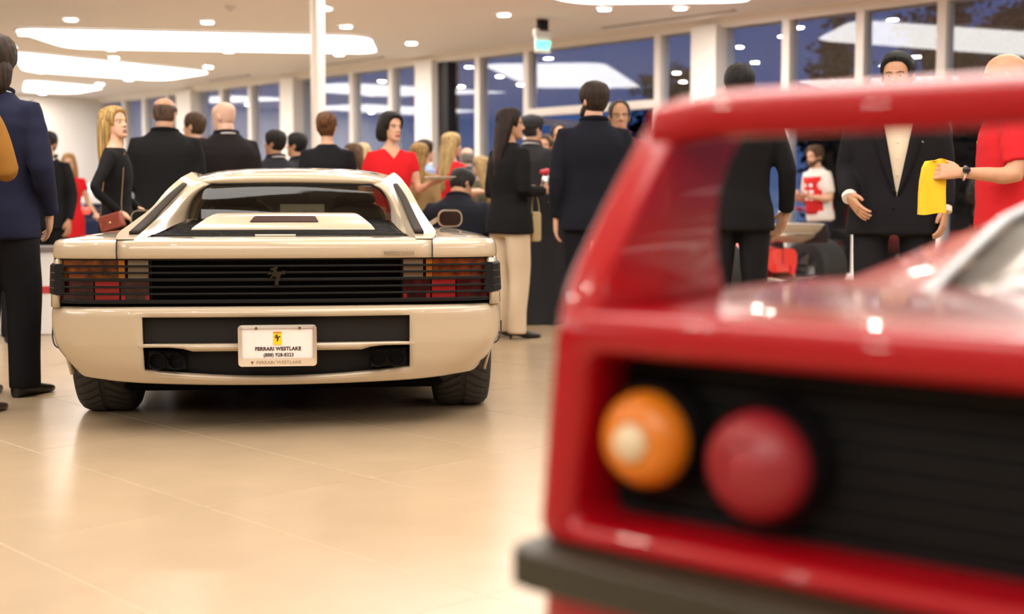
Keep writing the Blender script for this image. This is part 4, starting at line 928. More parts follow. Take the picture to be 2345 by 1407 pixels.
    if glasses:
        g = MB()
        for sg in (-1, 1):
            g.tube([hM @ V(sg*.033+.021*math.cos(a), .092, HH*.495+.016*math.sin(a)) for a in np.linspace(0,2*PI,17)], .0016, 5)
            g.tube([hM @ V(sg*.054,.09,HH*.51), hM @ V(sg*.078,.0,HH*.50)], .0016, 5)
        g.tube([hM @ V(-.012,.094,HH*.50), hM @ V(.012,.094,HH*.50)], .0016, 5); g.build('glasses', M_BLACK, P)
    # --- upper clothing
    kind, col = top[0], top[1]; cmat = cloth('cloth_%s_%d' % (kind, sd), col, .9 if kind != 'satin' else .5)
    mb = MB()
    if kind == 'jacket':
        zl = .78; T = [(zl,.202,.142),(.90,.195,.139),(1.02,.172,.122),(1.14,.176,.124),(1.26,.190,.131),(1.34,.198,.130),(1.40,.186,.114),(1.445,.142,.092),(1.478,.104,.08),(1.51,.078,.071)]
        if fem: T = [(.80,.205,.150),(.90,.194,.142),(1.02,.156,.116),(1.10,.150,.110),(1.24,.168,.126),(1.33,.168,.122),(1.39,.156,.100),(1.435,.118,.082),(1.465,.088,.07),(1.495,.066,.062)]
        mb.loft([[A(p) for p in ellring(z, w*bulk, dp*(.55+.45*bulk), -.004 if z > 1.2 else 0)] for z, w, dp in T])
        if not seat and hem: pass
        ro = (.060,.062,.062,.059,.056,.053,.050,.047,.045)
    elif kind in ('shirt', 'polo', 'sweater'):
        T = [(.86,.176,.126),(.92,.178,.128),(1.02,.170,.122),(1.12,.170,.122),(1.24,.180,.126),(1.33,.186,.124),(1.40,.176,.106),(1.445,.132,.088),(1.475,.098,.076),(1.50,.072,.068)]
        if fem: T = [(.86,.176,.124),(.94,.168,.118),(1.04,.142,.102),(1.12,.142,.102),(1.25,.162,.122),(1.34,.166,.114),(1.40,.150,.092),(1.445,.108,.076),(1.47,.08,.068)]
        mb.loft([[A(p) for p in ellring(z, w*bulk, dp*(.55+.45*bulk), -.004 if z > 1.2 else 0)] for z, w, dp in T])
        ro = (.054,.058,.058,.055,.051,.048,.046,.043,.040)
    elif kind in ('dress', 'gown'):
        hz = hem or .52
        T = [(hz,.185,.135),((hz+.86)/2,.178,.132),(.86,.182,.130),(.95,.174,.122),(1.05,.140,.102),(1.14,.142,.104),(1.25,.162,.124),(1.33,.166,.116),(1.39,.152,.096),(1.435,.116,.080),(1.462,.090,.070)]
        if kind == 'gown': T[0] = (hz,.26,.22)
        mb.loft([[A(p) for p in ellring(z, w*bulk, dp*(.55+.45*bulk), -.004 if z > 1.2 else 0)] for z, w, dp in T])
        ro = (.050,.054,.054,.050,.047,.044,.042,.040,.038)
    slv = top[2] if len(top) > 2 else 'long'
    cuff_p = []
    for i in (0, 1):
        pth = cm([sh[i]+V(0,0,.004), (sh[i]+el[i])/2, el[i], (el[i]*.6+wr[i]*.4), wr[i]], 9)
        nn = {'long': 9, 'short': 4, 'cap': 3, 'elbow': 5, 'none': 0}[slv]
        k_ = (.88 if fem else 1.)*(.5+.5*bulk)
        if nn:
            q = [tuple(A(((-.55 if i == 0 else .55)*shx,-.004,1.412)))]+pth[:nn]; rr = [ro[0]*.9*k_]+[r*k_ for r in ro[:nn]]
            if slv in ('short',): rr = [r*1.08 for r in rr]
            if slv == 'long': q[-1] = tuple(np.array(q[-1])*.75+np.array(q[-2])*.25)
            mb.tube(q, rr, 14)
        cuff_p.append((pth[-2], pth[-1]))
    m_ = remesh(mb, vb*.86, 5, folds=.005 if kind in ('jacket','shirt','polo','dress','gown','sweater') else 0, seed=seed)
    if vopen:                                # V opening on the chest, cut cleanly
        zb_, wt = vopen; bm = bmesh.new(); bm.from_mesh(m_); Li = L.inverted()
        bm.transform(Li)
        for sg in (-1, 1):
            t_ = V(sg*wt,0,1.50)-V(0,0,zb_); nrm = V(t_.z,0,-t_.x)
            bmesh.ops.bisect_plane(bm, geom=bm.verts[:]+bm.edges[:]+bm.faces[:], plane_co=V(0,0,zb_), plane_no=nrm)
        kill = []
        for f in bm.faces:
            c = f.calc_center_median()
            if c.y > .02 and c.z > zb_ and abs(c.x) < wt*(c.z-zb_)/(1.50-zb_)+1e-4: kill.append(f)
        bmesh.ops.delete(bm, geom=kill, context='FACES'); bm.transform(L); bm.to_mesh(m_); bm.free()
    garment = mobj({'jacket':'jacket','dress':'dress','gown':'gown','polo':'polo_shirt','shirt':'shirt','sweater':'sweater'}[kind], m_, cmat, P, smooth=180, solid=.006 if vopen else 0)
    if kind == 'jacket' and not fem:
        # collar roll and lapels
        cr_ = [A((.076*math.sin(a)*bulk**.5, -.006+.070*math.cos(a)*-1, 1.515-.030*(1-math.cos(a))*.5-.0)) for a in np.linspace(-2.2,2.2,15)]
        MB().tube(cr_, .014, 8, flat=1.8).build('collar', cmat, garment)
        if vopen:
            for sg in (-1, 1):
                pts = [(sg*vopen[1]*(z-vopen[0])/(1.50-vopen[0]), z) for z in np.linspace(vopen[0]+.01, 1.47, 9)]; rg = []
                for j, (x, z) in enumerate(pts):
                    w_ = .014+.05*math.sin(PI*min(1, j/8*.75)); dpt = interp(z, [.8,1.0,1.2,1.33,1.42,1.5], [.132,.126,.130,.130,.112,.06])*(.55+.45*bulk); yy = lambda xx: dpt*math.sqrt(max(.05, 1-(xx/(.2*bulk))**2))+.006
                    rg.append([A((x, yy(x)+.003, z)), A((x+sg*w_*.5, yy(x+sg*w_*.5)+.009, z+.004)), A((x+sg*w_, yy(x+sg*w_)+.004, z+.006))])
                MB().grid(rg).build('lapel', cmat, garment, solid=.006)
    if shirt:
        shm = cloth('shirt_%d' % sd, shirt, .8); mb = MB()
        T = [(.92,.166,.118),(1.05,.158,.113),(1.22,.174,.121),(1.33,.182,.121),(1.40,.168,.103),(1.445,.126,.084),(1.475,.094,.074),(1.50,.070,.067)]
        mb.loft([[A(p) for p in ellring(z, w*bulk, dp*(.55+.45*bulk), -.004 if z > 1.2 else 0)] for z, w, dp in T]); me = remesh(mb, vb, 5, .003, seed+3)
        so_ = mobj('shirt', me, shm, P, smooth=180)
        cl = [A((.070*math.sin(a)*bulk**.4, -.004-.066*math.cos(a), 1.512-.022*(1-math.cos(a))*.5)) for a in np.linspace(-2.7,2.7,19)]
        MB().tube(cl, .011, 8, flat=2.2).build('shirt_collar', shm, so_)
        if vopen:
            for z in np.linspace(vopen[0]+.03, 1.36, 5): MB().ell(A((0, interp(z, [.92,1.05,1.22,1.33,1.41], [.119,.114,.122,.121,.100])*(.55+.45*bulk)+.004, z)), (.005,.003,.005), 8, 5).build('button', mat('button_pearl', (.7,.64,.55), .3), so_)
    if tie:
        rg = [[A((x+w_*s_, interp(z, [.95,1.05,1.22,1.33,1.41,1.47], [.119,.115,.123,.123,.106,.082])*(.55+.45*bulk)+.006+(.006 if s_ == 0 else 0), z)) for s_ in (-1,0,1)] for x, z, w_ in ((0,1.475,.018),(0,1.445,.016),(0,1.43,.014),(0,1.30,.026),(0,1.15,.034),(0,1.02,.038),(0,.98,.002))]
        MB().grid(rg).build('tie', cloth('tie_%d' % sd, tie, .6), P, solid=.006)
    if cuffs:
        for i in (0, 1):
            a, b = Vector(cuff_p[i][0]), Vector(cuff_p[i][1]); dd = (b-a).normalized()
            MB().tube([b-dd*.035, b-dd*.005, b+dd*.010], [.042,.040,.039], 16).build('shirt_cuff', cloth('cuff_white', (.72,.68,.62), .8), garment)
    # --- lower clothing
    if bottom and bottom[0] == 'trousers':
        mb = MB(); pz = torso(0, .80, 1.0, .010); mb.loft([[A(p) for p in ellring(z, w*bulk, dp*(.6+.4*bulk))] for z, w, dp in ((.78,.145,.110),(.86,.164,.116),(.95,.162,.114),(1.02,.150,.106))])
        for i in (0, 1):
            sl_ = bottom[2] if len(bottom) > 2 else 1.
            mb.tube(cm([hips[i]+V(0,0,-.02), (hips[i]+kn[i])/2, kn[i], (kn[i]+an[i])/2, an[i]+V(0,0,-.02), an[i]+V(0,.0,-.05)], 11), [q*sl_ for q in (.088,.091,.090,.086,.081,.075,.071,.069,.068,.069,.070)], 14)
        mobj('trousers', remesh(mb, vb, 5, .005, seed+5, (6.,6.,7.)), cloth('trousers_%d' % sd, bottom[1]), P, smooth=180)
    elif bottom and bottom[0] == 'skirt':
        z0 = bottom[2] if len(bottom) > 2 else .12; rg = []
        for z, w_, dp in ((z0,.27,.22),(.5,.215,.17),(.8,.185,.135),(.95,.165,.118),(1.04,.142,.104)):
            k = (1.04-z)/(1.04-z0); rg.append([A((x*(1+.05*k*math.sin(11*math.atan2(y,x))), y*(1+.05*k*math.sin(11*math.atan2(y,x))), zz)) for x, y, zz in ellring(z, w_, dp, 0, 66)])
        MB().loft(rg).build('skirt', cloth('skirt_%d' % sd, bottom[1]), P, smooth=60)
    sm_ = mat('shoe_%d' % sd, shoes, .3, spec=.5)
    for i in (0, 1):
        me = shoe_mesh(heel); me.transform(Matrix.Translation((an[i].x, an[i].y+.03, 0)) @ Matrix.Rotation((.18 if i == 0 else -.18),4,'Z')); mobj('shoe', me, sm_, P, smooth=50)
    P['_M'] = 1
    del P['_M']
    return P, dict(A=A, wr=wr, hd=hd, hM=hM, garment=garment, L=L)
BLK = (.010,.010,.012)

# arm poses: (elbow offset, wrist offset, finger direction, palm normal), x is outward from the shoulder
HOLD = ((.03,-.02,-.30),(-.09,.23,-.28),(-.6,.8,.05),(-.6,-.3,.8))
FRONT = ((.03,-.03,-.30),(-.16,.20,-.36),(-.8,.5,-.3),(-.3,-.8,0))
RED = (.60,.014,.02)
def hgt(ytop, d): return .99+(470-ytop)*d/3000.-.0
person('man in a navy suit seen from behind with collar-length dark hair beside the white car', 0, 6.75, 1.83, -10, bulk=1.0, hair=('full','darkbrown',(.035,.022,.014)), head=(20,0), top=('jacket',(.014,.016,.038)), bottom=('trousers',(.008,.008,.010),1.12), shoes=(.006,.006,.006), shirt=(.7,.7,.68), arms=(None,((.06,-.02,-.30),(.0,.14,-.50),(-.3,.5,-.8),(-.8,-.3,0))), step=.03)
person('person in a tan jacket cut by the left edge of the picture', -112, 6.15, 1.76, -8, bulk=1.06, hair=('short','brown',(.05,.03,.02)), top=('jacket',(.26,.12,.022)), bottom=('trousers',(.42,.32,.16)), shoes=(.05,.03,.02), arms=(None,((.095,.0,-.26),(-.05,.2,-.22),(-.7,.7,.1),(-.3,-.6,-.4))))
person('dark-trousered guest standing behind the tan jacket at the left edge', -14, 9.4, 1.76, 20, top=('jacket',BLK), bottom=('trousers',BLK), hair=('short','black',(.012,.010,.009)), shoes=(.01,.01,.01))
person('man in a black suit with a dark red tie by the white end wall', 117, 12.9, 1.70, 168, skin='tan', hair=('short','black',(.012,.010,.009)), top=('jacket',(.012,.012,.014)), shirt=(.62,.56,.48), tie=(.06,.012,.014), vopen=(.98,.105), bottom=('trousers',BLK), head=(0,0))
r2, _ = person('blonde woman in a red dress and name badge beside the dark blue car', 163, 15.2, 1.58, 195, fem=True, skin='light', hair=('long','blonde',(.42,.25,.09)), top=('dress',RED,'cap'), vopen=(1.38,.09), bottom=None, hem=.50, arms=(((.06,.02,-.28),(.16,.15,-.42),(.3,.7,-.3),(0,-.3,-1)),None), tone='red lips')
MB().box((.07,.128,1.30),(.06,.004,.02)).build('name_badge', M_FRAME, r2)
w6, wd6 = person('blonde woman in a black dress laughing over her shoulder at the group', 270, 8.75, 1.64, -85, fem=True, skin='light', hair=('long','golden',(.42,.26,.09)), head=(-32,10), mouth=.055, top=('dress',(.009,.009,.010),'long'), bottom=None, hem=.45, arms=(((.08,-.02,-.27),(-.02,.14,-.38),(-.7,.5,-.2),(-.5,-.3,-.5)),((.15,-.08,-.24),(.02,.06,-.40),(-.8,.5,-.3),(-.6,0,-.5))), heel=.06, tone='red lips')
person('broad bald man in a black suit with his back to the camera', 383, 10.2, hgt(228,10.2), 8, bulk=1.34, skin='tan', hair=('fringe','shaved',(.10,.06,.04)), head=(-14,-6), top=('jacket',(.009,.009,.010)), bottom=('trousers',BLK,1.1), arms=(HOLD,HOLD))
person('man with receding brown hair and a maroon jacket between the two bald men', 452, 12.2, hgt(262,12.2), 62, skin='light', hair=('receding','midbrown',(.07,.04,.022)), head=(10,0), top=('jacket',(.06,.010,.018)), shirt=(.7,.68,.66), vopen=(1.1,.08), bottom=('trousers',BLK), arms=(FRONT,FRONT))
person('bald man in a dark suit with a white collar turned to the left', 522, 10.9, hgt(237,10.9), 28, bulk=1.26, skin='pale', hair=('bald','none',(.3,.25,.2)), head=(38,-8), top=('jacket',(.016,.013,.014)), shirt=(.75,.74,.72), bottom=('trousers',BLK,1.1), arms=(FRONT,FRONT))
person('dark-haired man in a charcoal suit facing left in front of the windows', 634, 11.9, hgt(302,11.9), 40, bulk=1.1, skin='olive', hair=('short','blackbrown',(.015,.011,.009)), head=(32,0), top=('jacket',(.022,.022,.028)), shirt=(.6,.6,.62), bottom=('trousers',BLK), arms=(FRONT,FRONT))
person('smiling man with short black hair beside the charcoal suited man', 684, 12.9, hgt(308,12.9), 75, bulk=1.1, skin='tan', hair=('short','jet',(.010,.009,.009)), head=(0,0), top=('jacket',(.016,.016,.020)), bottom=('trousers',BLK), arms=(FRONT,FRONT))
person('woman in a black blouse with reddish hair pinned up, seen from behind', 752, 10.5, hgt(259,10.5), 14, fem=True, bulk=1.1, skin='light', hair=('up','auburn',(.13,.055,.022)), head=(-18,0), top=('jacket',(.012,.012,.015)), bottom=('skirt',BLK,.4), arms=(FRONT,FRONT))
person('brown-haired woman half hidden behind the black blouse', 812, 13.6, 1.62, 120, fem=True, skin='light', hair=('long','chestnut',(.09,.045,.02)), top=('dress',(.22,.15,.09),'elbow'), bottom=None, arms=(FRONT,FRONT))
person('platinum blonde woman in beige near the red dress', 833, 14.6, 1.67, 20, fem=True, skin='light', hair=('long','platinum',(.60,.46,.25)), top=('dress',(.30,.22,.14),'elbow'), bottom=None, arms=(FRONT,FRONT))
w14, wd14 = person('woman with a black bob and a red dress carrying a white tray', 897, 10.45, hgt(261,10.45), 200, fem=True, bulk=1.06, skin='light', hair=('bob','black',(.010,.009,.009)), head=(22,0), mouth=0., top=('dress',RED,'cap'), vopen=(1.38,.10), bottom=None, hem=.50, arms=(((.05,.02,-.27),(.09,.25,-.22),(.25,.95,.1),(0,-.2,1)),((.06,-.04,-.28),(-.02,.10,-.44),(-.5,.6,-.4),(-.8,-.3,0))), tone='red lips', curl=(.12,.5))
person('woman with golden hair in a tan top and pale pleated skirt', 962, 11.75, 1.538, -15, fem=True, skin='light', hair=('long','goldblonde',(.36,.21,.07)), head=(-20,0), top=('dress',(.34,.22,.10),'elbow'), bottom=('skirt',(.46,.42,.33),.10), hem=.95, arms=(FRONT,FRONT))
person('man with dark brown hair and a pale blue shirt behind the tray', 972, 13.3, 1.64, -60, skin='light', hair=('short','dkbrown',(.03,.018,.012)), top=('shirt',(.28,.36,.55)), bottom=('trousers',(.02,.02,.03)), arms=(FRONT,FRONT))
w17, wd17 = person('long-haired blonde woman in a red dress handing out plates', 1034, 12.9, hgt(307,12.9), -48, fem=True, skin='light', hair=('long','honey',(.46,.31,.13)), head=(-10,0), top=('dress',RED,'cap'), vopen=(1.39,.09), bottom=None, hem=.5, arms=(HOLD,((.05,.04,-.25),(.08,.28,-.24),(.1,1,.05),(0,-.2,1))), curl=(.4,.15))
person('guest in a grey jacket behind the blonde plate carrier', 1070, 14.6, 1.62, 20, skin='light', hair=('fringe','greyish',(.22,.20,.18)), top=('jacket',(.10,.12,.15)), bottom=('trousers',(.03,.03,.035)), arms=(FRONT,FRONT))
person('small blonde woman in an olive top behind the black jacketed woman', 1102, 13.9, 1.50, 60, fem=True, skin='light', hair=('long','wheat',(.40,.27,.12)), top=('dress',(.10,.09,.055),'elbow'), bottom=None, arms=(FRONT,FRONT))
p18, _ = person('seated man in a dark navy jacket hunched with his back to the camera', 1040, 10.75, 1.80, -10, bulk=1.34, skin='tan', hair=('short','darkgrey',(.018,.017,.018)), head=(-38,-14), top=('jacket',(.013,.014,.022)), bottom=('trousers',(.012,.012,.015)), seat=True, lean=.30, arms=(((.10,.0,-.28),(.02,.24,-.38),(-.5,.7,-.2),(-.5,0,-.6)),((.15,-.02,-.27),(.10,.22,-.40),(-.4,.8,-.2),(-.5,0,-.6))))
w21, wd21 = person('woman with long dark hair in a black jacket and cream trousers holding a wine glass', 1166, 9.75, 1.70, -52, fem=True, bulk=1.08, skin='tan', hair=('long','espresso',(.022,.012,.009)), head=(-32,0), top=('jacket',(.009,.009,.010)), bottom=('trousers',(.66,.52,.36),1.08), shoes=(.008,.008,.008), heel=.05, arms=(HOLD,((.05,-.02,-.28),(-.02,.22,-.27),(-.1,1,.15),(-.9,0,.1))), curl=(.5,.9), tone='red lips')
p22, d22 = person('man in a dark grey suit and flat cap behind the long-haired woman', 1218, 12.5, hgt(268,12.5), -25, skin='light', hair=('short','capgrey',(.03,.028,.028)), head=(-20,0), top=('jacket',(.028,.027,.030)), shirt=(.7,.7,.7), bottom=('trousers',BLK), arms=(FRONT,FRONT))
person('young man glimpsed between the flat cap and the bearded man', 1252, 15., hgt(312,15.), 150, skin='tan', hair=('short','bark',(.04,.025,.016)), top=('jacket',(.03,.04,.08)), bottom=('trousers',BLK), arms=(FRONT,FRONT))
person('bearded man with slicked hair in black facing the camera', 1280, 13.4, hgt(289,13.4), 165, skin='tan', hair=('receding','ink',(.014,.012,.011)), head=(20,0), beard=(1.6,'beardblack',(.014,.011,.009)), top=('jacket',(.010,.010,.012)), bottom=('trousers',BLK), arms=(FRONT,FRONT))
p24, _ = person('tall bearded man in a dark navy suit seen from behind with his hand hanging', 1358, 9.1, hgt(194,9.1), 6, bulk=1.1, skin='light', hair=('short','coffee',(.030,.018,.012)), head=(28,0), beard=(.9,'coffee',(.030,.018,.012)), top=('jacket',(.009,.010,.016)), bottom=('trousers',(.008,.008,.011),1.05), shoes=(.22,.08,.035), glasses=True)
person('balding man with brown eyes looking over the red wing', 1416, 10.6, hgt(236,10.6), 172, bulk=1.05, skin='olive', hair=('receding','saltpepper',(.05,.045,.042)), head=(12,0), top=('jacket',(.08,.012,.02)), shirt=(.6,.6,.6), bottom=('trousers',BLK), arms=(FRONT,FRONT))
p26, _ = person('man in a black suit seen from behind through the red wing', 1688, 8.3, hgt(155,8.3), -4, bulk=1.08, skin='tan', hair=('short','raven',(.012,.011,.011)), head=(4,0), top=('jacket',(.009,.009,.010)), bottom=('trousers',BLK,1.05), arms=(FRONT,((.09,-.02,-.28),(.10,.10,-.52),(-.3,.4,-.9),(-.8,-.4,0))))
p27, d27 = person('man in a black suit and open cream shirt with one hand held forward', 2046, 7.55, hgt(130,7.55), 168, bulk=1.28, skin='tan', hair=('quiff','pitch',(.010,.010,.011)), head=(-14,-4), top=('jacket',(.010,.010,.012)), shirt=(.74,.64,.48), vopen=(.98,.10), bottom=('trousers',BLK,1.1), cuffs=True, arms=(((.045,.0,-.28),(.045,.08,-.49),(-.1,.25,-1),(-.9,-.3,0)),((.05,-.02,-.28),(.04,.16,-.42),(-.55,.55,-.75),(-.9,.1,-.3))), curl=(.35,.22))
p28, d28 = person('bald man in a red polo shirt holding up a yellow cloth', 2294, 6.55, hgt(129,6.55), 80, bulk=1.14, skin='tan', hair=('bald','none',(.05,.04,.03)), head=(-4,-2), top=('polo',(.55,.018,.025),'short'), bottom=('trousers',BLK,1.05), arms=(((.08,.0,-.26),(.10,.26,-.245),(.0,1,.10),(-.8,0,-.3)),None), curl=(.6,.35))
p29, d29 = person('curly-haired photographer in a red and white team shirt holding a camera', 1876, 15.1, hgt(337,15.1), 112, bulk=1.12, skin='light', hair=('curly','curlbrown',(.09,.05,.022)), head=(8,0), beard=(.6,'curlbrown',(.09,.05,.022)), top=('polo',(.74,.70,.66),'short'), bottom=('trousers',(.014,.016,.035)), arms=(((.05,.02,-.28),(-.06,.26,-.22),(-.3,.9,.2),(-.3,-.2,.9)),((.05,.02,-.28),(-.06,.26,-.24),(-.3,.9,.2),(-.3,-.2,.9))), curl=(.7,.7), lean=.12)

# ------------------------------------------------------------------ what they hold and wear
def world(P, v):
    s = P.scale[0]; a = P.rotation_euler[2]; return Vector((P.location.x+s*(v[0]*math.cos(a)-v[1]*math.sin(a)), P.location.y+s*(v[0]*math.sin(a)+v[1]*math.cos(a)), s*v[2]))
def lathe(mb, prof, n=28, c=(0,0,0)): return mb.loft([[(c[0]+r*math.cos(2*PI*k/n), c[1]+r*math.sin(2*PI*k/n), c[2]+z) for k in range(n)] for r, z in prof], caps=False)
# quilted handbag on a chain
hb = thing('handbag', 'quilted terracotta handbag hanging from a long gold chain', 'handbag', (-2.60, 8.53, .882), math.radians(-8))
M_TERRA = mat('terracotta_leather', (.26,.045,.022), .45, bump=((120,120,120),.2))
bag = MB(); bag.loft([[(u, y, w) for u, w in [(a*k, b*k) for a, b in rrect(.155,.10,.012)]] for y, k in ((-.03,.94),(-.024,1),(.024,1),(.03,.94))])
bo = bag.build('bag_body', M_TERRA, hb, smooth=40); bo.rotation_euler = (0, math.radians(-16), 0)
for k in range(-4, 5):
    for s_ in (-1, 1):
        x0 = k*.02; q = MB().tube([(max(-.075,min(.075,x0-.045)), -.031, -.045*s_), (max(-.075,min(.075,x0+.045)), -.031, .045*s_)], .0014, 4); q.build('quilt_seam', mat('terracotta_dark', (.20,.04,.02), .5), bo)
MB().ell((.0,-.034,-.006), (.009,.004,.007), 10, 6).build('clasp', mat('gold', (.7,.45,.15), .3, metal=1.), bo)
for x0, x1, z1 in ((-.074,-.10,.455),(.07,.02,.455)):
    MB().tube([(x0, 0, .04 if x0 < 0 else .06), (x0*.97, 0, .12), (x1, .17, z1)], .0022, 6).build('chain', mat('dull_gold', (.35,.20,.08), .4, metal=.8), hb)
# wine glass
wp = world(w21, wd21['wr'][1] + wd21['hd'][1].normalized()*.09 + V(0,0,.0))
wg = thing('wine_glass', 'half-full wine glass held by the long-haired woman', 'glass', (wp.x, wp.y, wp.z-.10))
M_WG = glass_mat('clear_wine_glass', (.80,.82,.80), base=.16)
lathe(MB(), ((.033,0),(.030,.004),(.006,.01),(.004,.09),(.010,.10),(.032,.125),(.040,.16),(.038,.20),(.033,.225))).build('bowl', M_WG, wg, smooth=60)
lathe(MB(), ((.001,.105),(.028,.125),(.036,.15),(.001,.151))).build('wine', mat('white_wine', (.45,.32,.12), .1), wg)
# beige bag under her arm
tb = thing('shoulder_bag', 'slim beige bag at the side of the cream-trousered woman', 'handbag', (.175, 9.75, .83), math.radians(20))
MB().loft([[(u*k, y, w*k) for u, w in rrect(.07,.22,.02)] for y, k in ((-.03,.95),(-.022,1),(.022,1),(.03,.95))]).build('bag_body', mat('beige_leather', (.50,.38,.20), .5), tb, smooth=40)
MB().tube(cm([(-.03,0,.10),(-.02,.01,.20),(0,.02,.25),(.02,.01,.20),(.03,0,.10)], 14), .004, 6).build('strap', mat('beige_leather', (.50,.38,.20), .5), tb)
# trays and plates
def plate(name, label, c, r, food=False):
    e = thing(name, label, 'plate', c)
    lathe(MB(), ((.0,.004),(r*.7,.004),(r,.018),(r*1.0,.022),(r*.7,.0),(.0,.0))).build('dish', mat('white_china', (.80,.74,.68), .25), e, smooth=60)
    if food:
        for k in range(9):
            a = k*2.4; q = r*.62*math.sqrt(k/9)
            MB().ell((q*math.cos(a), q*math.sin(a), .022), (.022,.018,.018), 10, 7).build('canape', mat('canape_%d' % (k % 2), [(.55,.25,.16),(.6,.45,.3)][k % 2], .6), e)
    return e
q = world(w14, wd14['wr'][0] + wd14['hd'][0].normalized()*.10); plate('serving_tray', 'round white serving tray carried by the woman with the black bob', (q.x+.02, q.y, q.z+.02), .125)
q = world(w17, wd17['wr'][1] + wd17['hd'][1].normalized()*.10); plate('serving_plate', 'white plate of canapes held out by the long-haired blonde', (q.x, q.y, q.z+.02), .12, True)
q = world(w17, wd17['wr'][0] + wd17['hd'][0].normalized()*.08); plate('side_plate', 'second white plate in front of the blonde plate carrier', (q.x+.03, q.y, q.z+.03), .09, True)
# flat cap
M_CAP = cloth('cap_grey', (.035,.035,.04))
cp_ = MB(); rows = []
for k in range(49):
    a = 2*PI*k/48; t0 = interp(abs((math.degrees(a)+180) % 360-180), [0,60,110,180], [.74,.70,.52,.46]); rows.append([head_pt(a, min(.9999, t0+(1-t0)*v), .016+.010*math.sin(PI*min(1,v+.1)), False) for v in np.linspace(0,1,10)])
cp_.grid(rows); cp_.loft([[(x, .075+y*.95, .175-.25*(y**1)+dz) for x, y, _ in ellring(0, .062, .048, 0, 20)] for dz in (0,.006)])
me = cp_.mesh('flat_cap'); me.transform(d22['hM']); o = mobj('flat_cap', me, M_CAP, None, smooth=60, solid=.003); o.parent = p22
# pocket square, belt buckle, polo details, watch, yellow cloth
M_SQ = cloth('pocket_square', (.45,.38,.34))
yv = lambda z: interp(z, [.9,1.0,1.2,1.33], [.155,.145,.152,.152])
MB().prism([(-.135,1.255),(-.085,1.262),(-.088,1.285),(-.10,1.30),(-.108,1.282)], 0, .006).build('pocket_square', M_SQ, p27).location = (0, .122, .015)
MB().prism([(u, w+.965) for u, w in rrect(.042,.036,.008)], .128, .136).build('belt_buckle', mat('buckle_brass', (.55,.42,.2), .3, metal=.9), p27)
for z in (1.02,.93): MB().cyl((.018,.158,z), .009, .006, 'y', 12).build('jacket_button', M_BLACK, p27)
A8 = d28['A']; wr8, hd8 = d28['wr'][0], d28['hd'][0].normalized()
n8 = hd8; u8 = n8.orthogonal().normalized(); v8 = n8.cross(u8); c8 = wr8 - n8*.022
MB().tube([c8+u8*(.031*math.cos(a))+v8*(.031*math.sin(a)) for a in np.linspace(0,2*PI,25)], .0075, 6).build('watch_band', M_CHROME, p28)
wf = c8 + Vector((-.75,-.1,.35)).normalized()*.036
MB().ell(wf, (.010,.019,.019), 14, 8).build('watch_face', mat('watch_dial', (.02,.02,.025), .15, metal=.3), p28)
MB().box(A8((.075,.117,1.31)), (.02,.01,.028)).build('polo_crest', mat('crest_yellow'), p28)
for sg in (-1, 1): MB().prism([(sg*.0,1.475),(sg*.062,1.50),(sg*.066,1.462),(sg*.028,1.43)], .062, .072).build('polo_collar', cloth('polo_collar_red', (.50,.015,.02)), p28)
yp = world(p28, wr8 + hd8*.085); yc = thing('yellow_cloth', 'yellow microfibre cloth hanging from the hand of the man in red', 'cloth', (yp.x-.012, yp.y+.030, yp.z), math.radians(-6))
rg = []
for z, w_, xo in ((.055,.05,-.0),(.052,.09,-.01),(.02,.11,-.014),(-.04,.118,-.018),(-.10,.122,-.02),(-.16,.126,-.02),(-.205,.13,-.02)):
    rg.append([(xo+x*w_+.0, (.022 if s_ else -.022)+.008*math.sin(7*x+z*18), z+.006*math.sin(5*x)) for s_, xs_ in ((0, np.linspace(-.5,.5,12)), (1, np.linspace(.5,-.5,12))) for x in xs_])
MB().loft(rg).build('cloth_fold', mat('yellow_microfibre', (.85,.52,.02), .95, bump=((300,300,300),.5)), yc, smooth=70)
# photographer's shirt panels and camera
M_TR = cloth('team_red', (.62,.03,.03)); A9 = d29['A']
MB().grid([[A9((x, math.sqrt(max(.02,1-(x/.20)**2))*.138+.004, z)) for x in np.linspace(-.175,.175,13)] for z in np.linspace(.95,1.40,9)]).build('shirt_front_panel', M_TR, p29, solid=.004)
for z, w_ in ((1.30,.05),(1.22,.07),(1.14,.08)):
    for sg in (-1, 1): MB().grid([[A9((sg*.055+x, math.sqrt(max(.02,1-((sg*.055+x)/.20)**2))*.138+.0075, zz)) for x in np.linspace(-w_/2,w_/2,5)] for zz in (z-.02,z+.02)]).build('shirt_print', M_FRAME, p29)
for sg in (-1, 1): MB().grid([[A9((sg*x, -.115*math.sqrt(max(.02,1-(x/.22)**2))+.0, z)) for x in (.10,.14,.18)] for z in np.linspace(.90,1.10,5)]).build('shirt_side_panel', M_TR, p29, solid=.006)
cpn = world(p29, (d29['wr'][0]+d29['wr'][1])/2 + d29['hd'][0].normalized()*.09 + V(0,0,.03))
ph = thing('photo_camera', 'grey photo camera in the hands of the curly-haired photographer', 'camera', cpn, math.radians(112))
MB().box((0,0,0),(.14,.06,.09)).build('camera_body', mat('camera_grey', (.45,.43,.40), .4), ph, bevel=.012); MB().cyl((0,.07,0), .036, .09, 'y').build('lens_barrel', M_BLACK, ph); MB().box((0,0,.055),(.05,.05,.03)).build('viewfinder', M_BLACK, ph, bevel=.006)
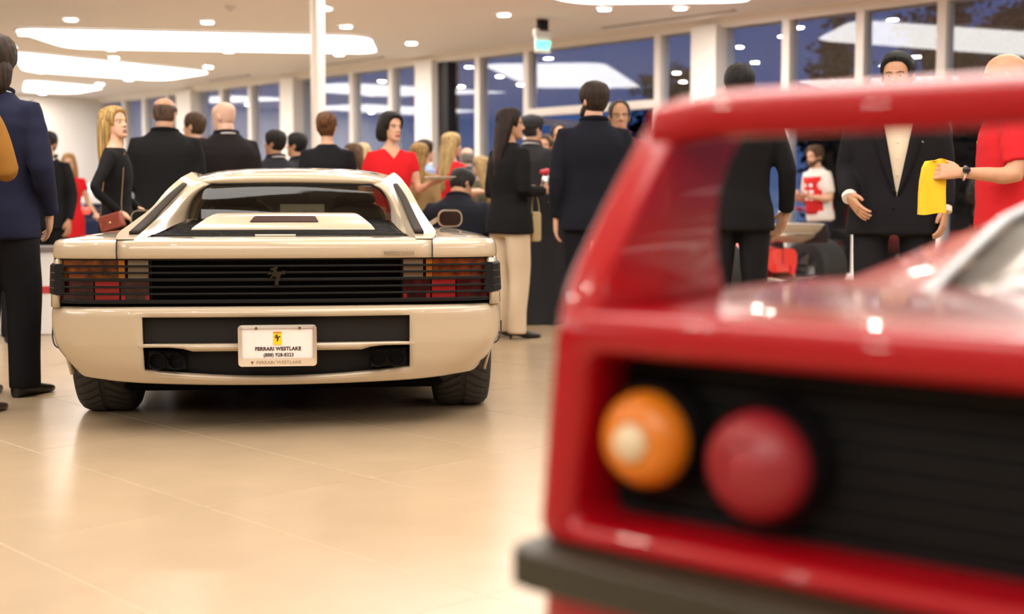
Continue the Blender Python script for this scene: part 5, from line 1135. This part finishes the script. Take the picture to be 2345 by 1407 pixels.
# stool under the seated man
so = thing('stool', 'black stool under the seated man in navy', 'stool', (p18.location.x, p18.location.y+.02, 0), math.radians(-10))
MB().cyl((0,0,.315), .19, .05, n=32).build('seat', M_SEAT, so, bevel=.01)
for k in range(4):
    a = PI/4+PI/2*k; MB().tube([(.13*math.cos(a), .13*math.sin(a), .30), (.19*math.cos(a), .19*math.sin(a), 0)], .014, 8).build('leg', M_CHROME, so)

# ------------------------------------------------------------------ outside: dark ground and trees behind the glass
struct(MB().box(st(22, -22.4, -.2), (90, 44, .2), ROT).build('ground', mat('dark_asphalt', (.03,.03,.035), .9), smooth=0))
M_BARK = mat('bark', (.03,.022,.016), .9); M_LEAF = mat('dark_leaves', (.006,.009,.006), .9, spec=.1)
def tree(label, s, t, h, w, seed, n=2600):
    r = np.random.RandomState(seed); e = thing('tree', label, 'tree', st(s, t, -.1), 0, 'trees outside the windows')
    MB().tube(cm([(0,0,0),(.06,.03,h*.3),(-.05,.02,h*.6),(.02,0,h*.9)], 8), [.16,.14,.12,.10,.08,.06,.04,.02], 8).build('trunk', M_BARK, e)
    tips = []; mb = MB()
    for k in range(22):
        z0 = h*(.25+.6*r.rand()); a = r.rand()*2*PI; L_ = w*(1.05-.75*(z0/h))*(.6+.5*r.rand()); end = np.array([L_*math.cos(a), L_*math.sin(a), z0+L_*.55]); mb.tube([(0,0,z0), tuple(end*[.5,.5,1]-[0,0,L_*.2]), tuple(end)], [.045,.03,.008], 5)
        for j in range(6): tips.append((np.array([0,0,z0])*(1-(.35+.13*j))+end*(.35+.13*j)))
    mb.build('branches', M_BARK, e)
    vs, fs = [], []
    for k in range(n):
        c = tips[r.randint(len(tips))] + r.normal(size=3)*[.26,.26,.24]*w*.45; d1 = r.normal(size=3); d1 /= np.linalg.norm(d1); d2 = np.cross(d1, r.normal(size=3)); d2 /= np.linalg.norm(d2); s_ = .07+.06*r.rand()
        i = len(vs); vs += [tuple(c-d1*s_), tuple(c+d2*s_*.45), tuple(c+d1*s_), tuple(c-d2*s_*.45)]; fs.append((i,i+1,i+2,i+3))
    MB().add(vs, fs).build('foliage', M_LEAF, e, smooth=0)['kind'] = 'stuff'
def hedge(label, s0, s1, t, h, seed):
    r = np.random.RandomState(seed); e = thing('hedge', label, 'hedge', st((s0+s1)/2, t, -.1), ROT); L_ = s1-s0
    q = rrect(.7, h-.2, .25); MB().loft([[(x, u, w_+h/2-.1) for u, w_ in q] for x in (-L_/2, L_/2)]).build('inner_growth', M_BARK, e, smooth=0)
    vs, fs = [], []
    for k in range(int(L_*420)):
        x = (r.rand()-.5)*L_; a = r.rand()*PI*1.2-.1*PI; c = np.array([x, math.cos(a)*(.5+.08*r.rand()), (h-.25)*.55+math.sin(a)*(h*.45+.12*r.rand())+.15]) if r.rand() < .5 else np.array([x, .48+.12*r.rand(), r.rand()*h])
        d1 = r.normal(size=3); d1 /= np.linalg.norm(d1); d2 = np.cross(d1, r.normal(size=3)); d2 /= np.linalg.norm(d2); s_ = .07+.05*r.rand()
        i = len(vs); vs += [tuple(c-d1*s_), tuple(c+d2*s_*.5), tuple(c+d1*s_), tuple(c-d2*s_*.5)]; fs.append((i,i+1,i+2,i+3))
    MB().add(vs, fs).build('foliage', M_LEAF, e, smooth=0)['kind'] = 'stuff'
hedge('tall dark hedge outside behind the men on the right', 18.2, 34, -3.6, 2.3, 21)
hedge('low dark hedge outside the long left windows', 3, 13.5, -4.2, 1.7, 22)
for i, (lb, s, t, h, w) in enumerate((('dark tree outside beside the exit door glass', 15.6, -8.5, 5.2, 1.4),('tall dark tree outside behind the wide white pillar', 18.3, -7.5, 6.2, 1.6),('dark tree outside right of the wide white pillar', 20.4, -6.3, 4.8, 1.1),('broad dark tree outside behind the quiffed man', 22.8, -8.0, 6.8, 2.2),('dark tree outside at the right edge of the windows', 27.2, -7.2, 6.4, 1.8),('small dark tree outside the long left windows', 10.4, -9., 4.6, 1.6))):
    tree(lb, s, t, h, w, i+3)
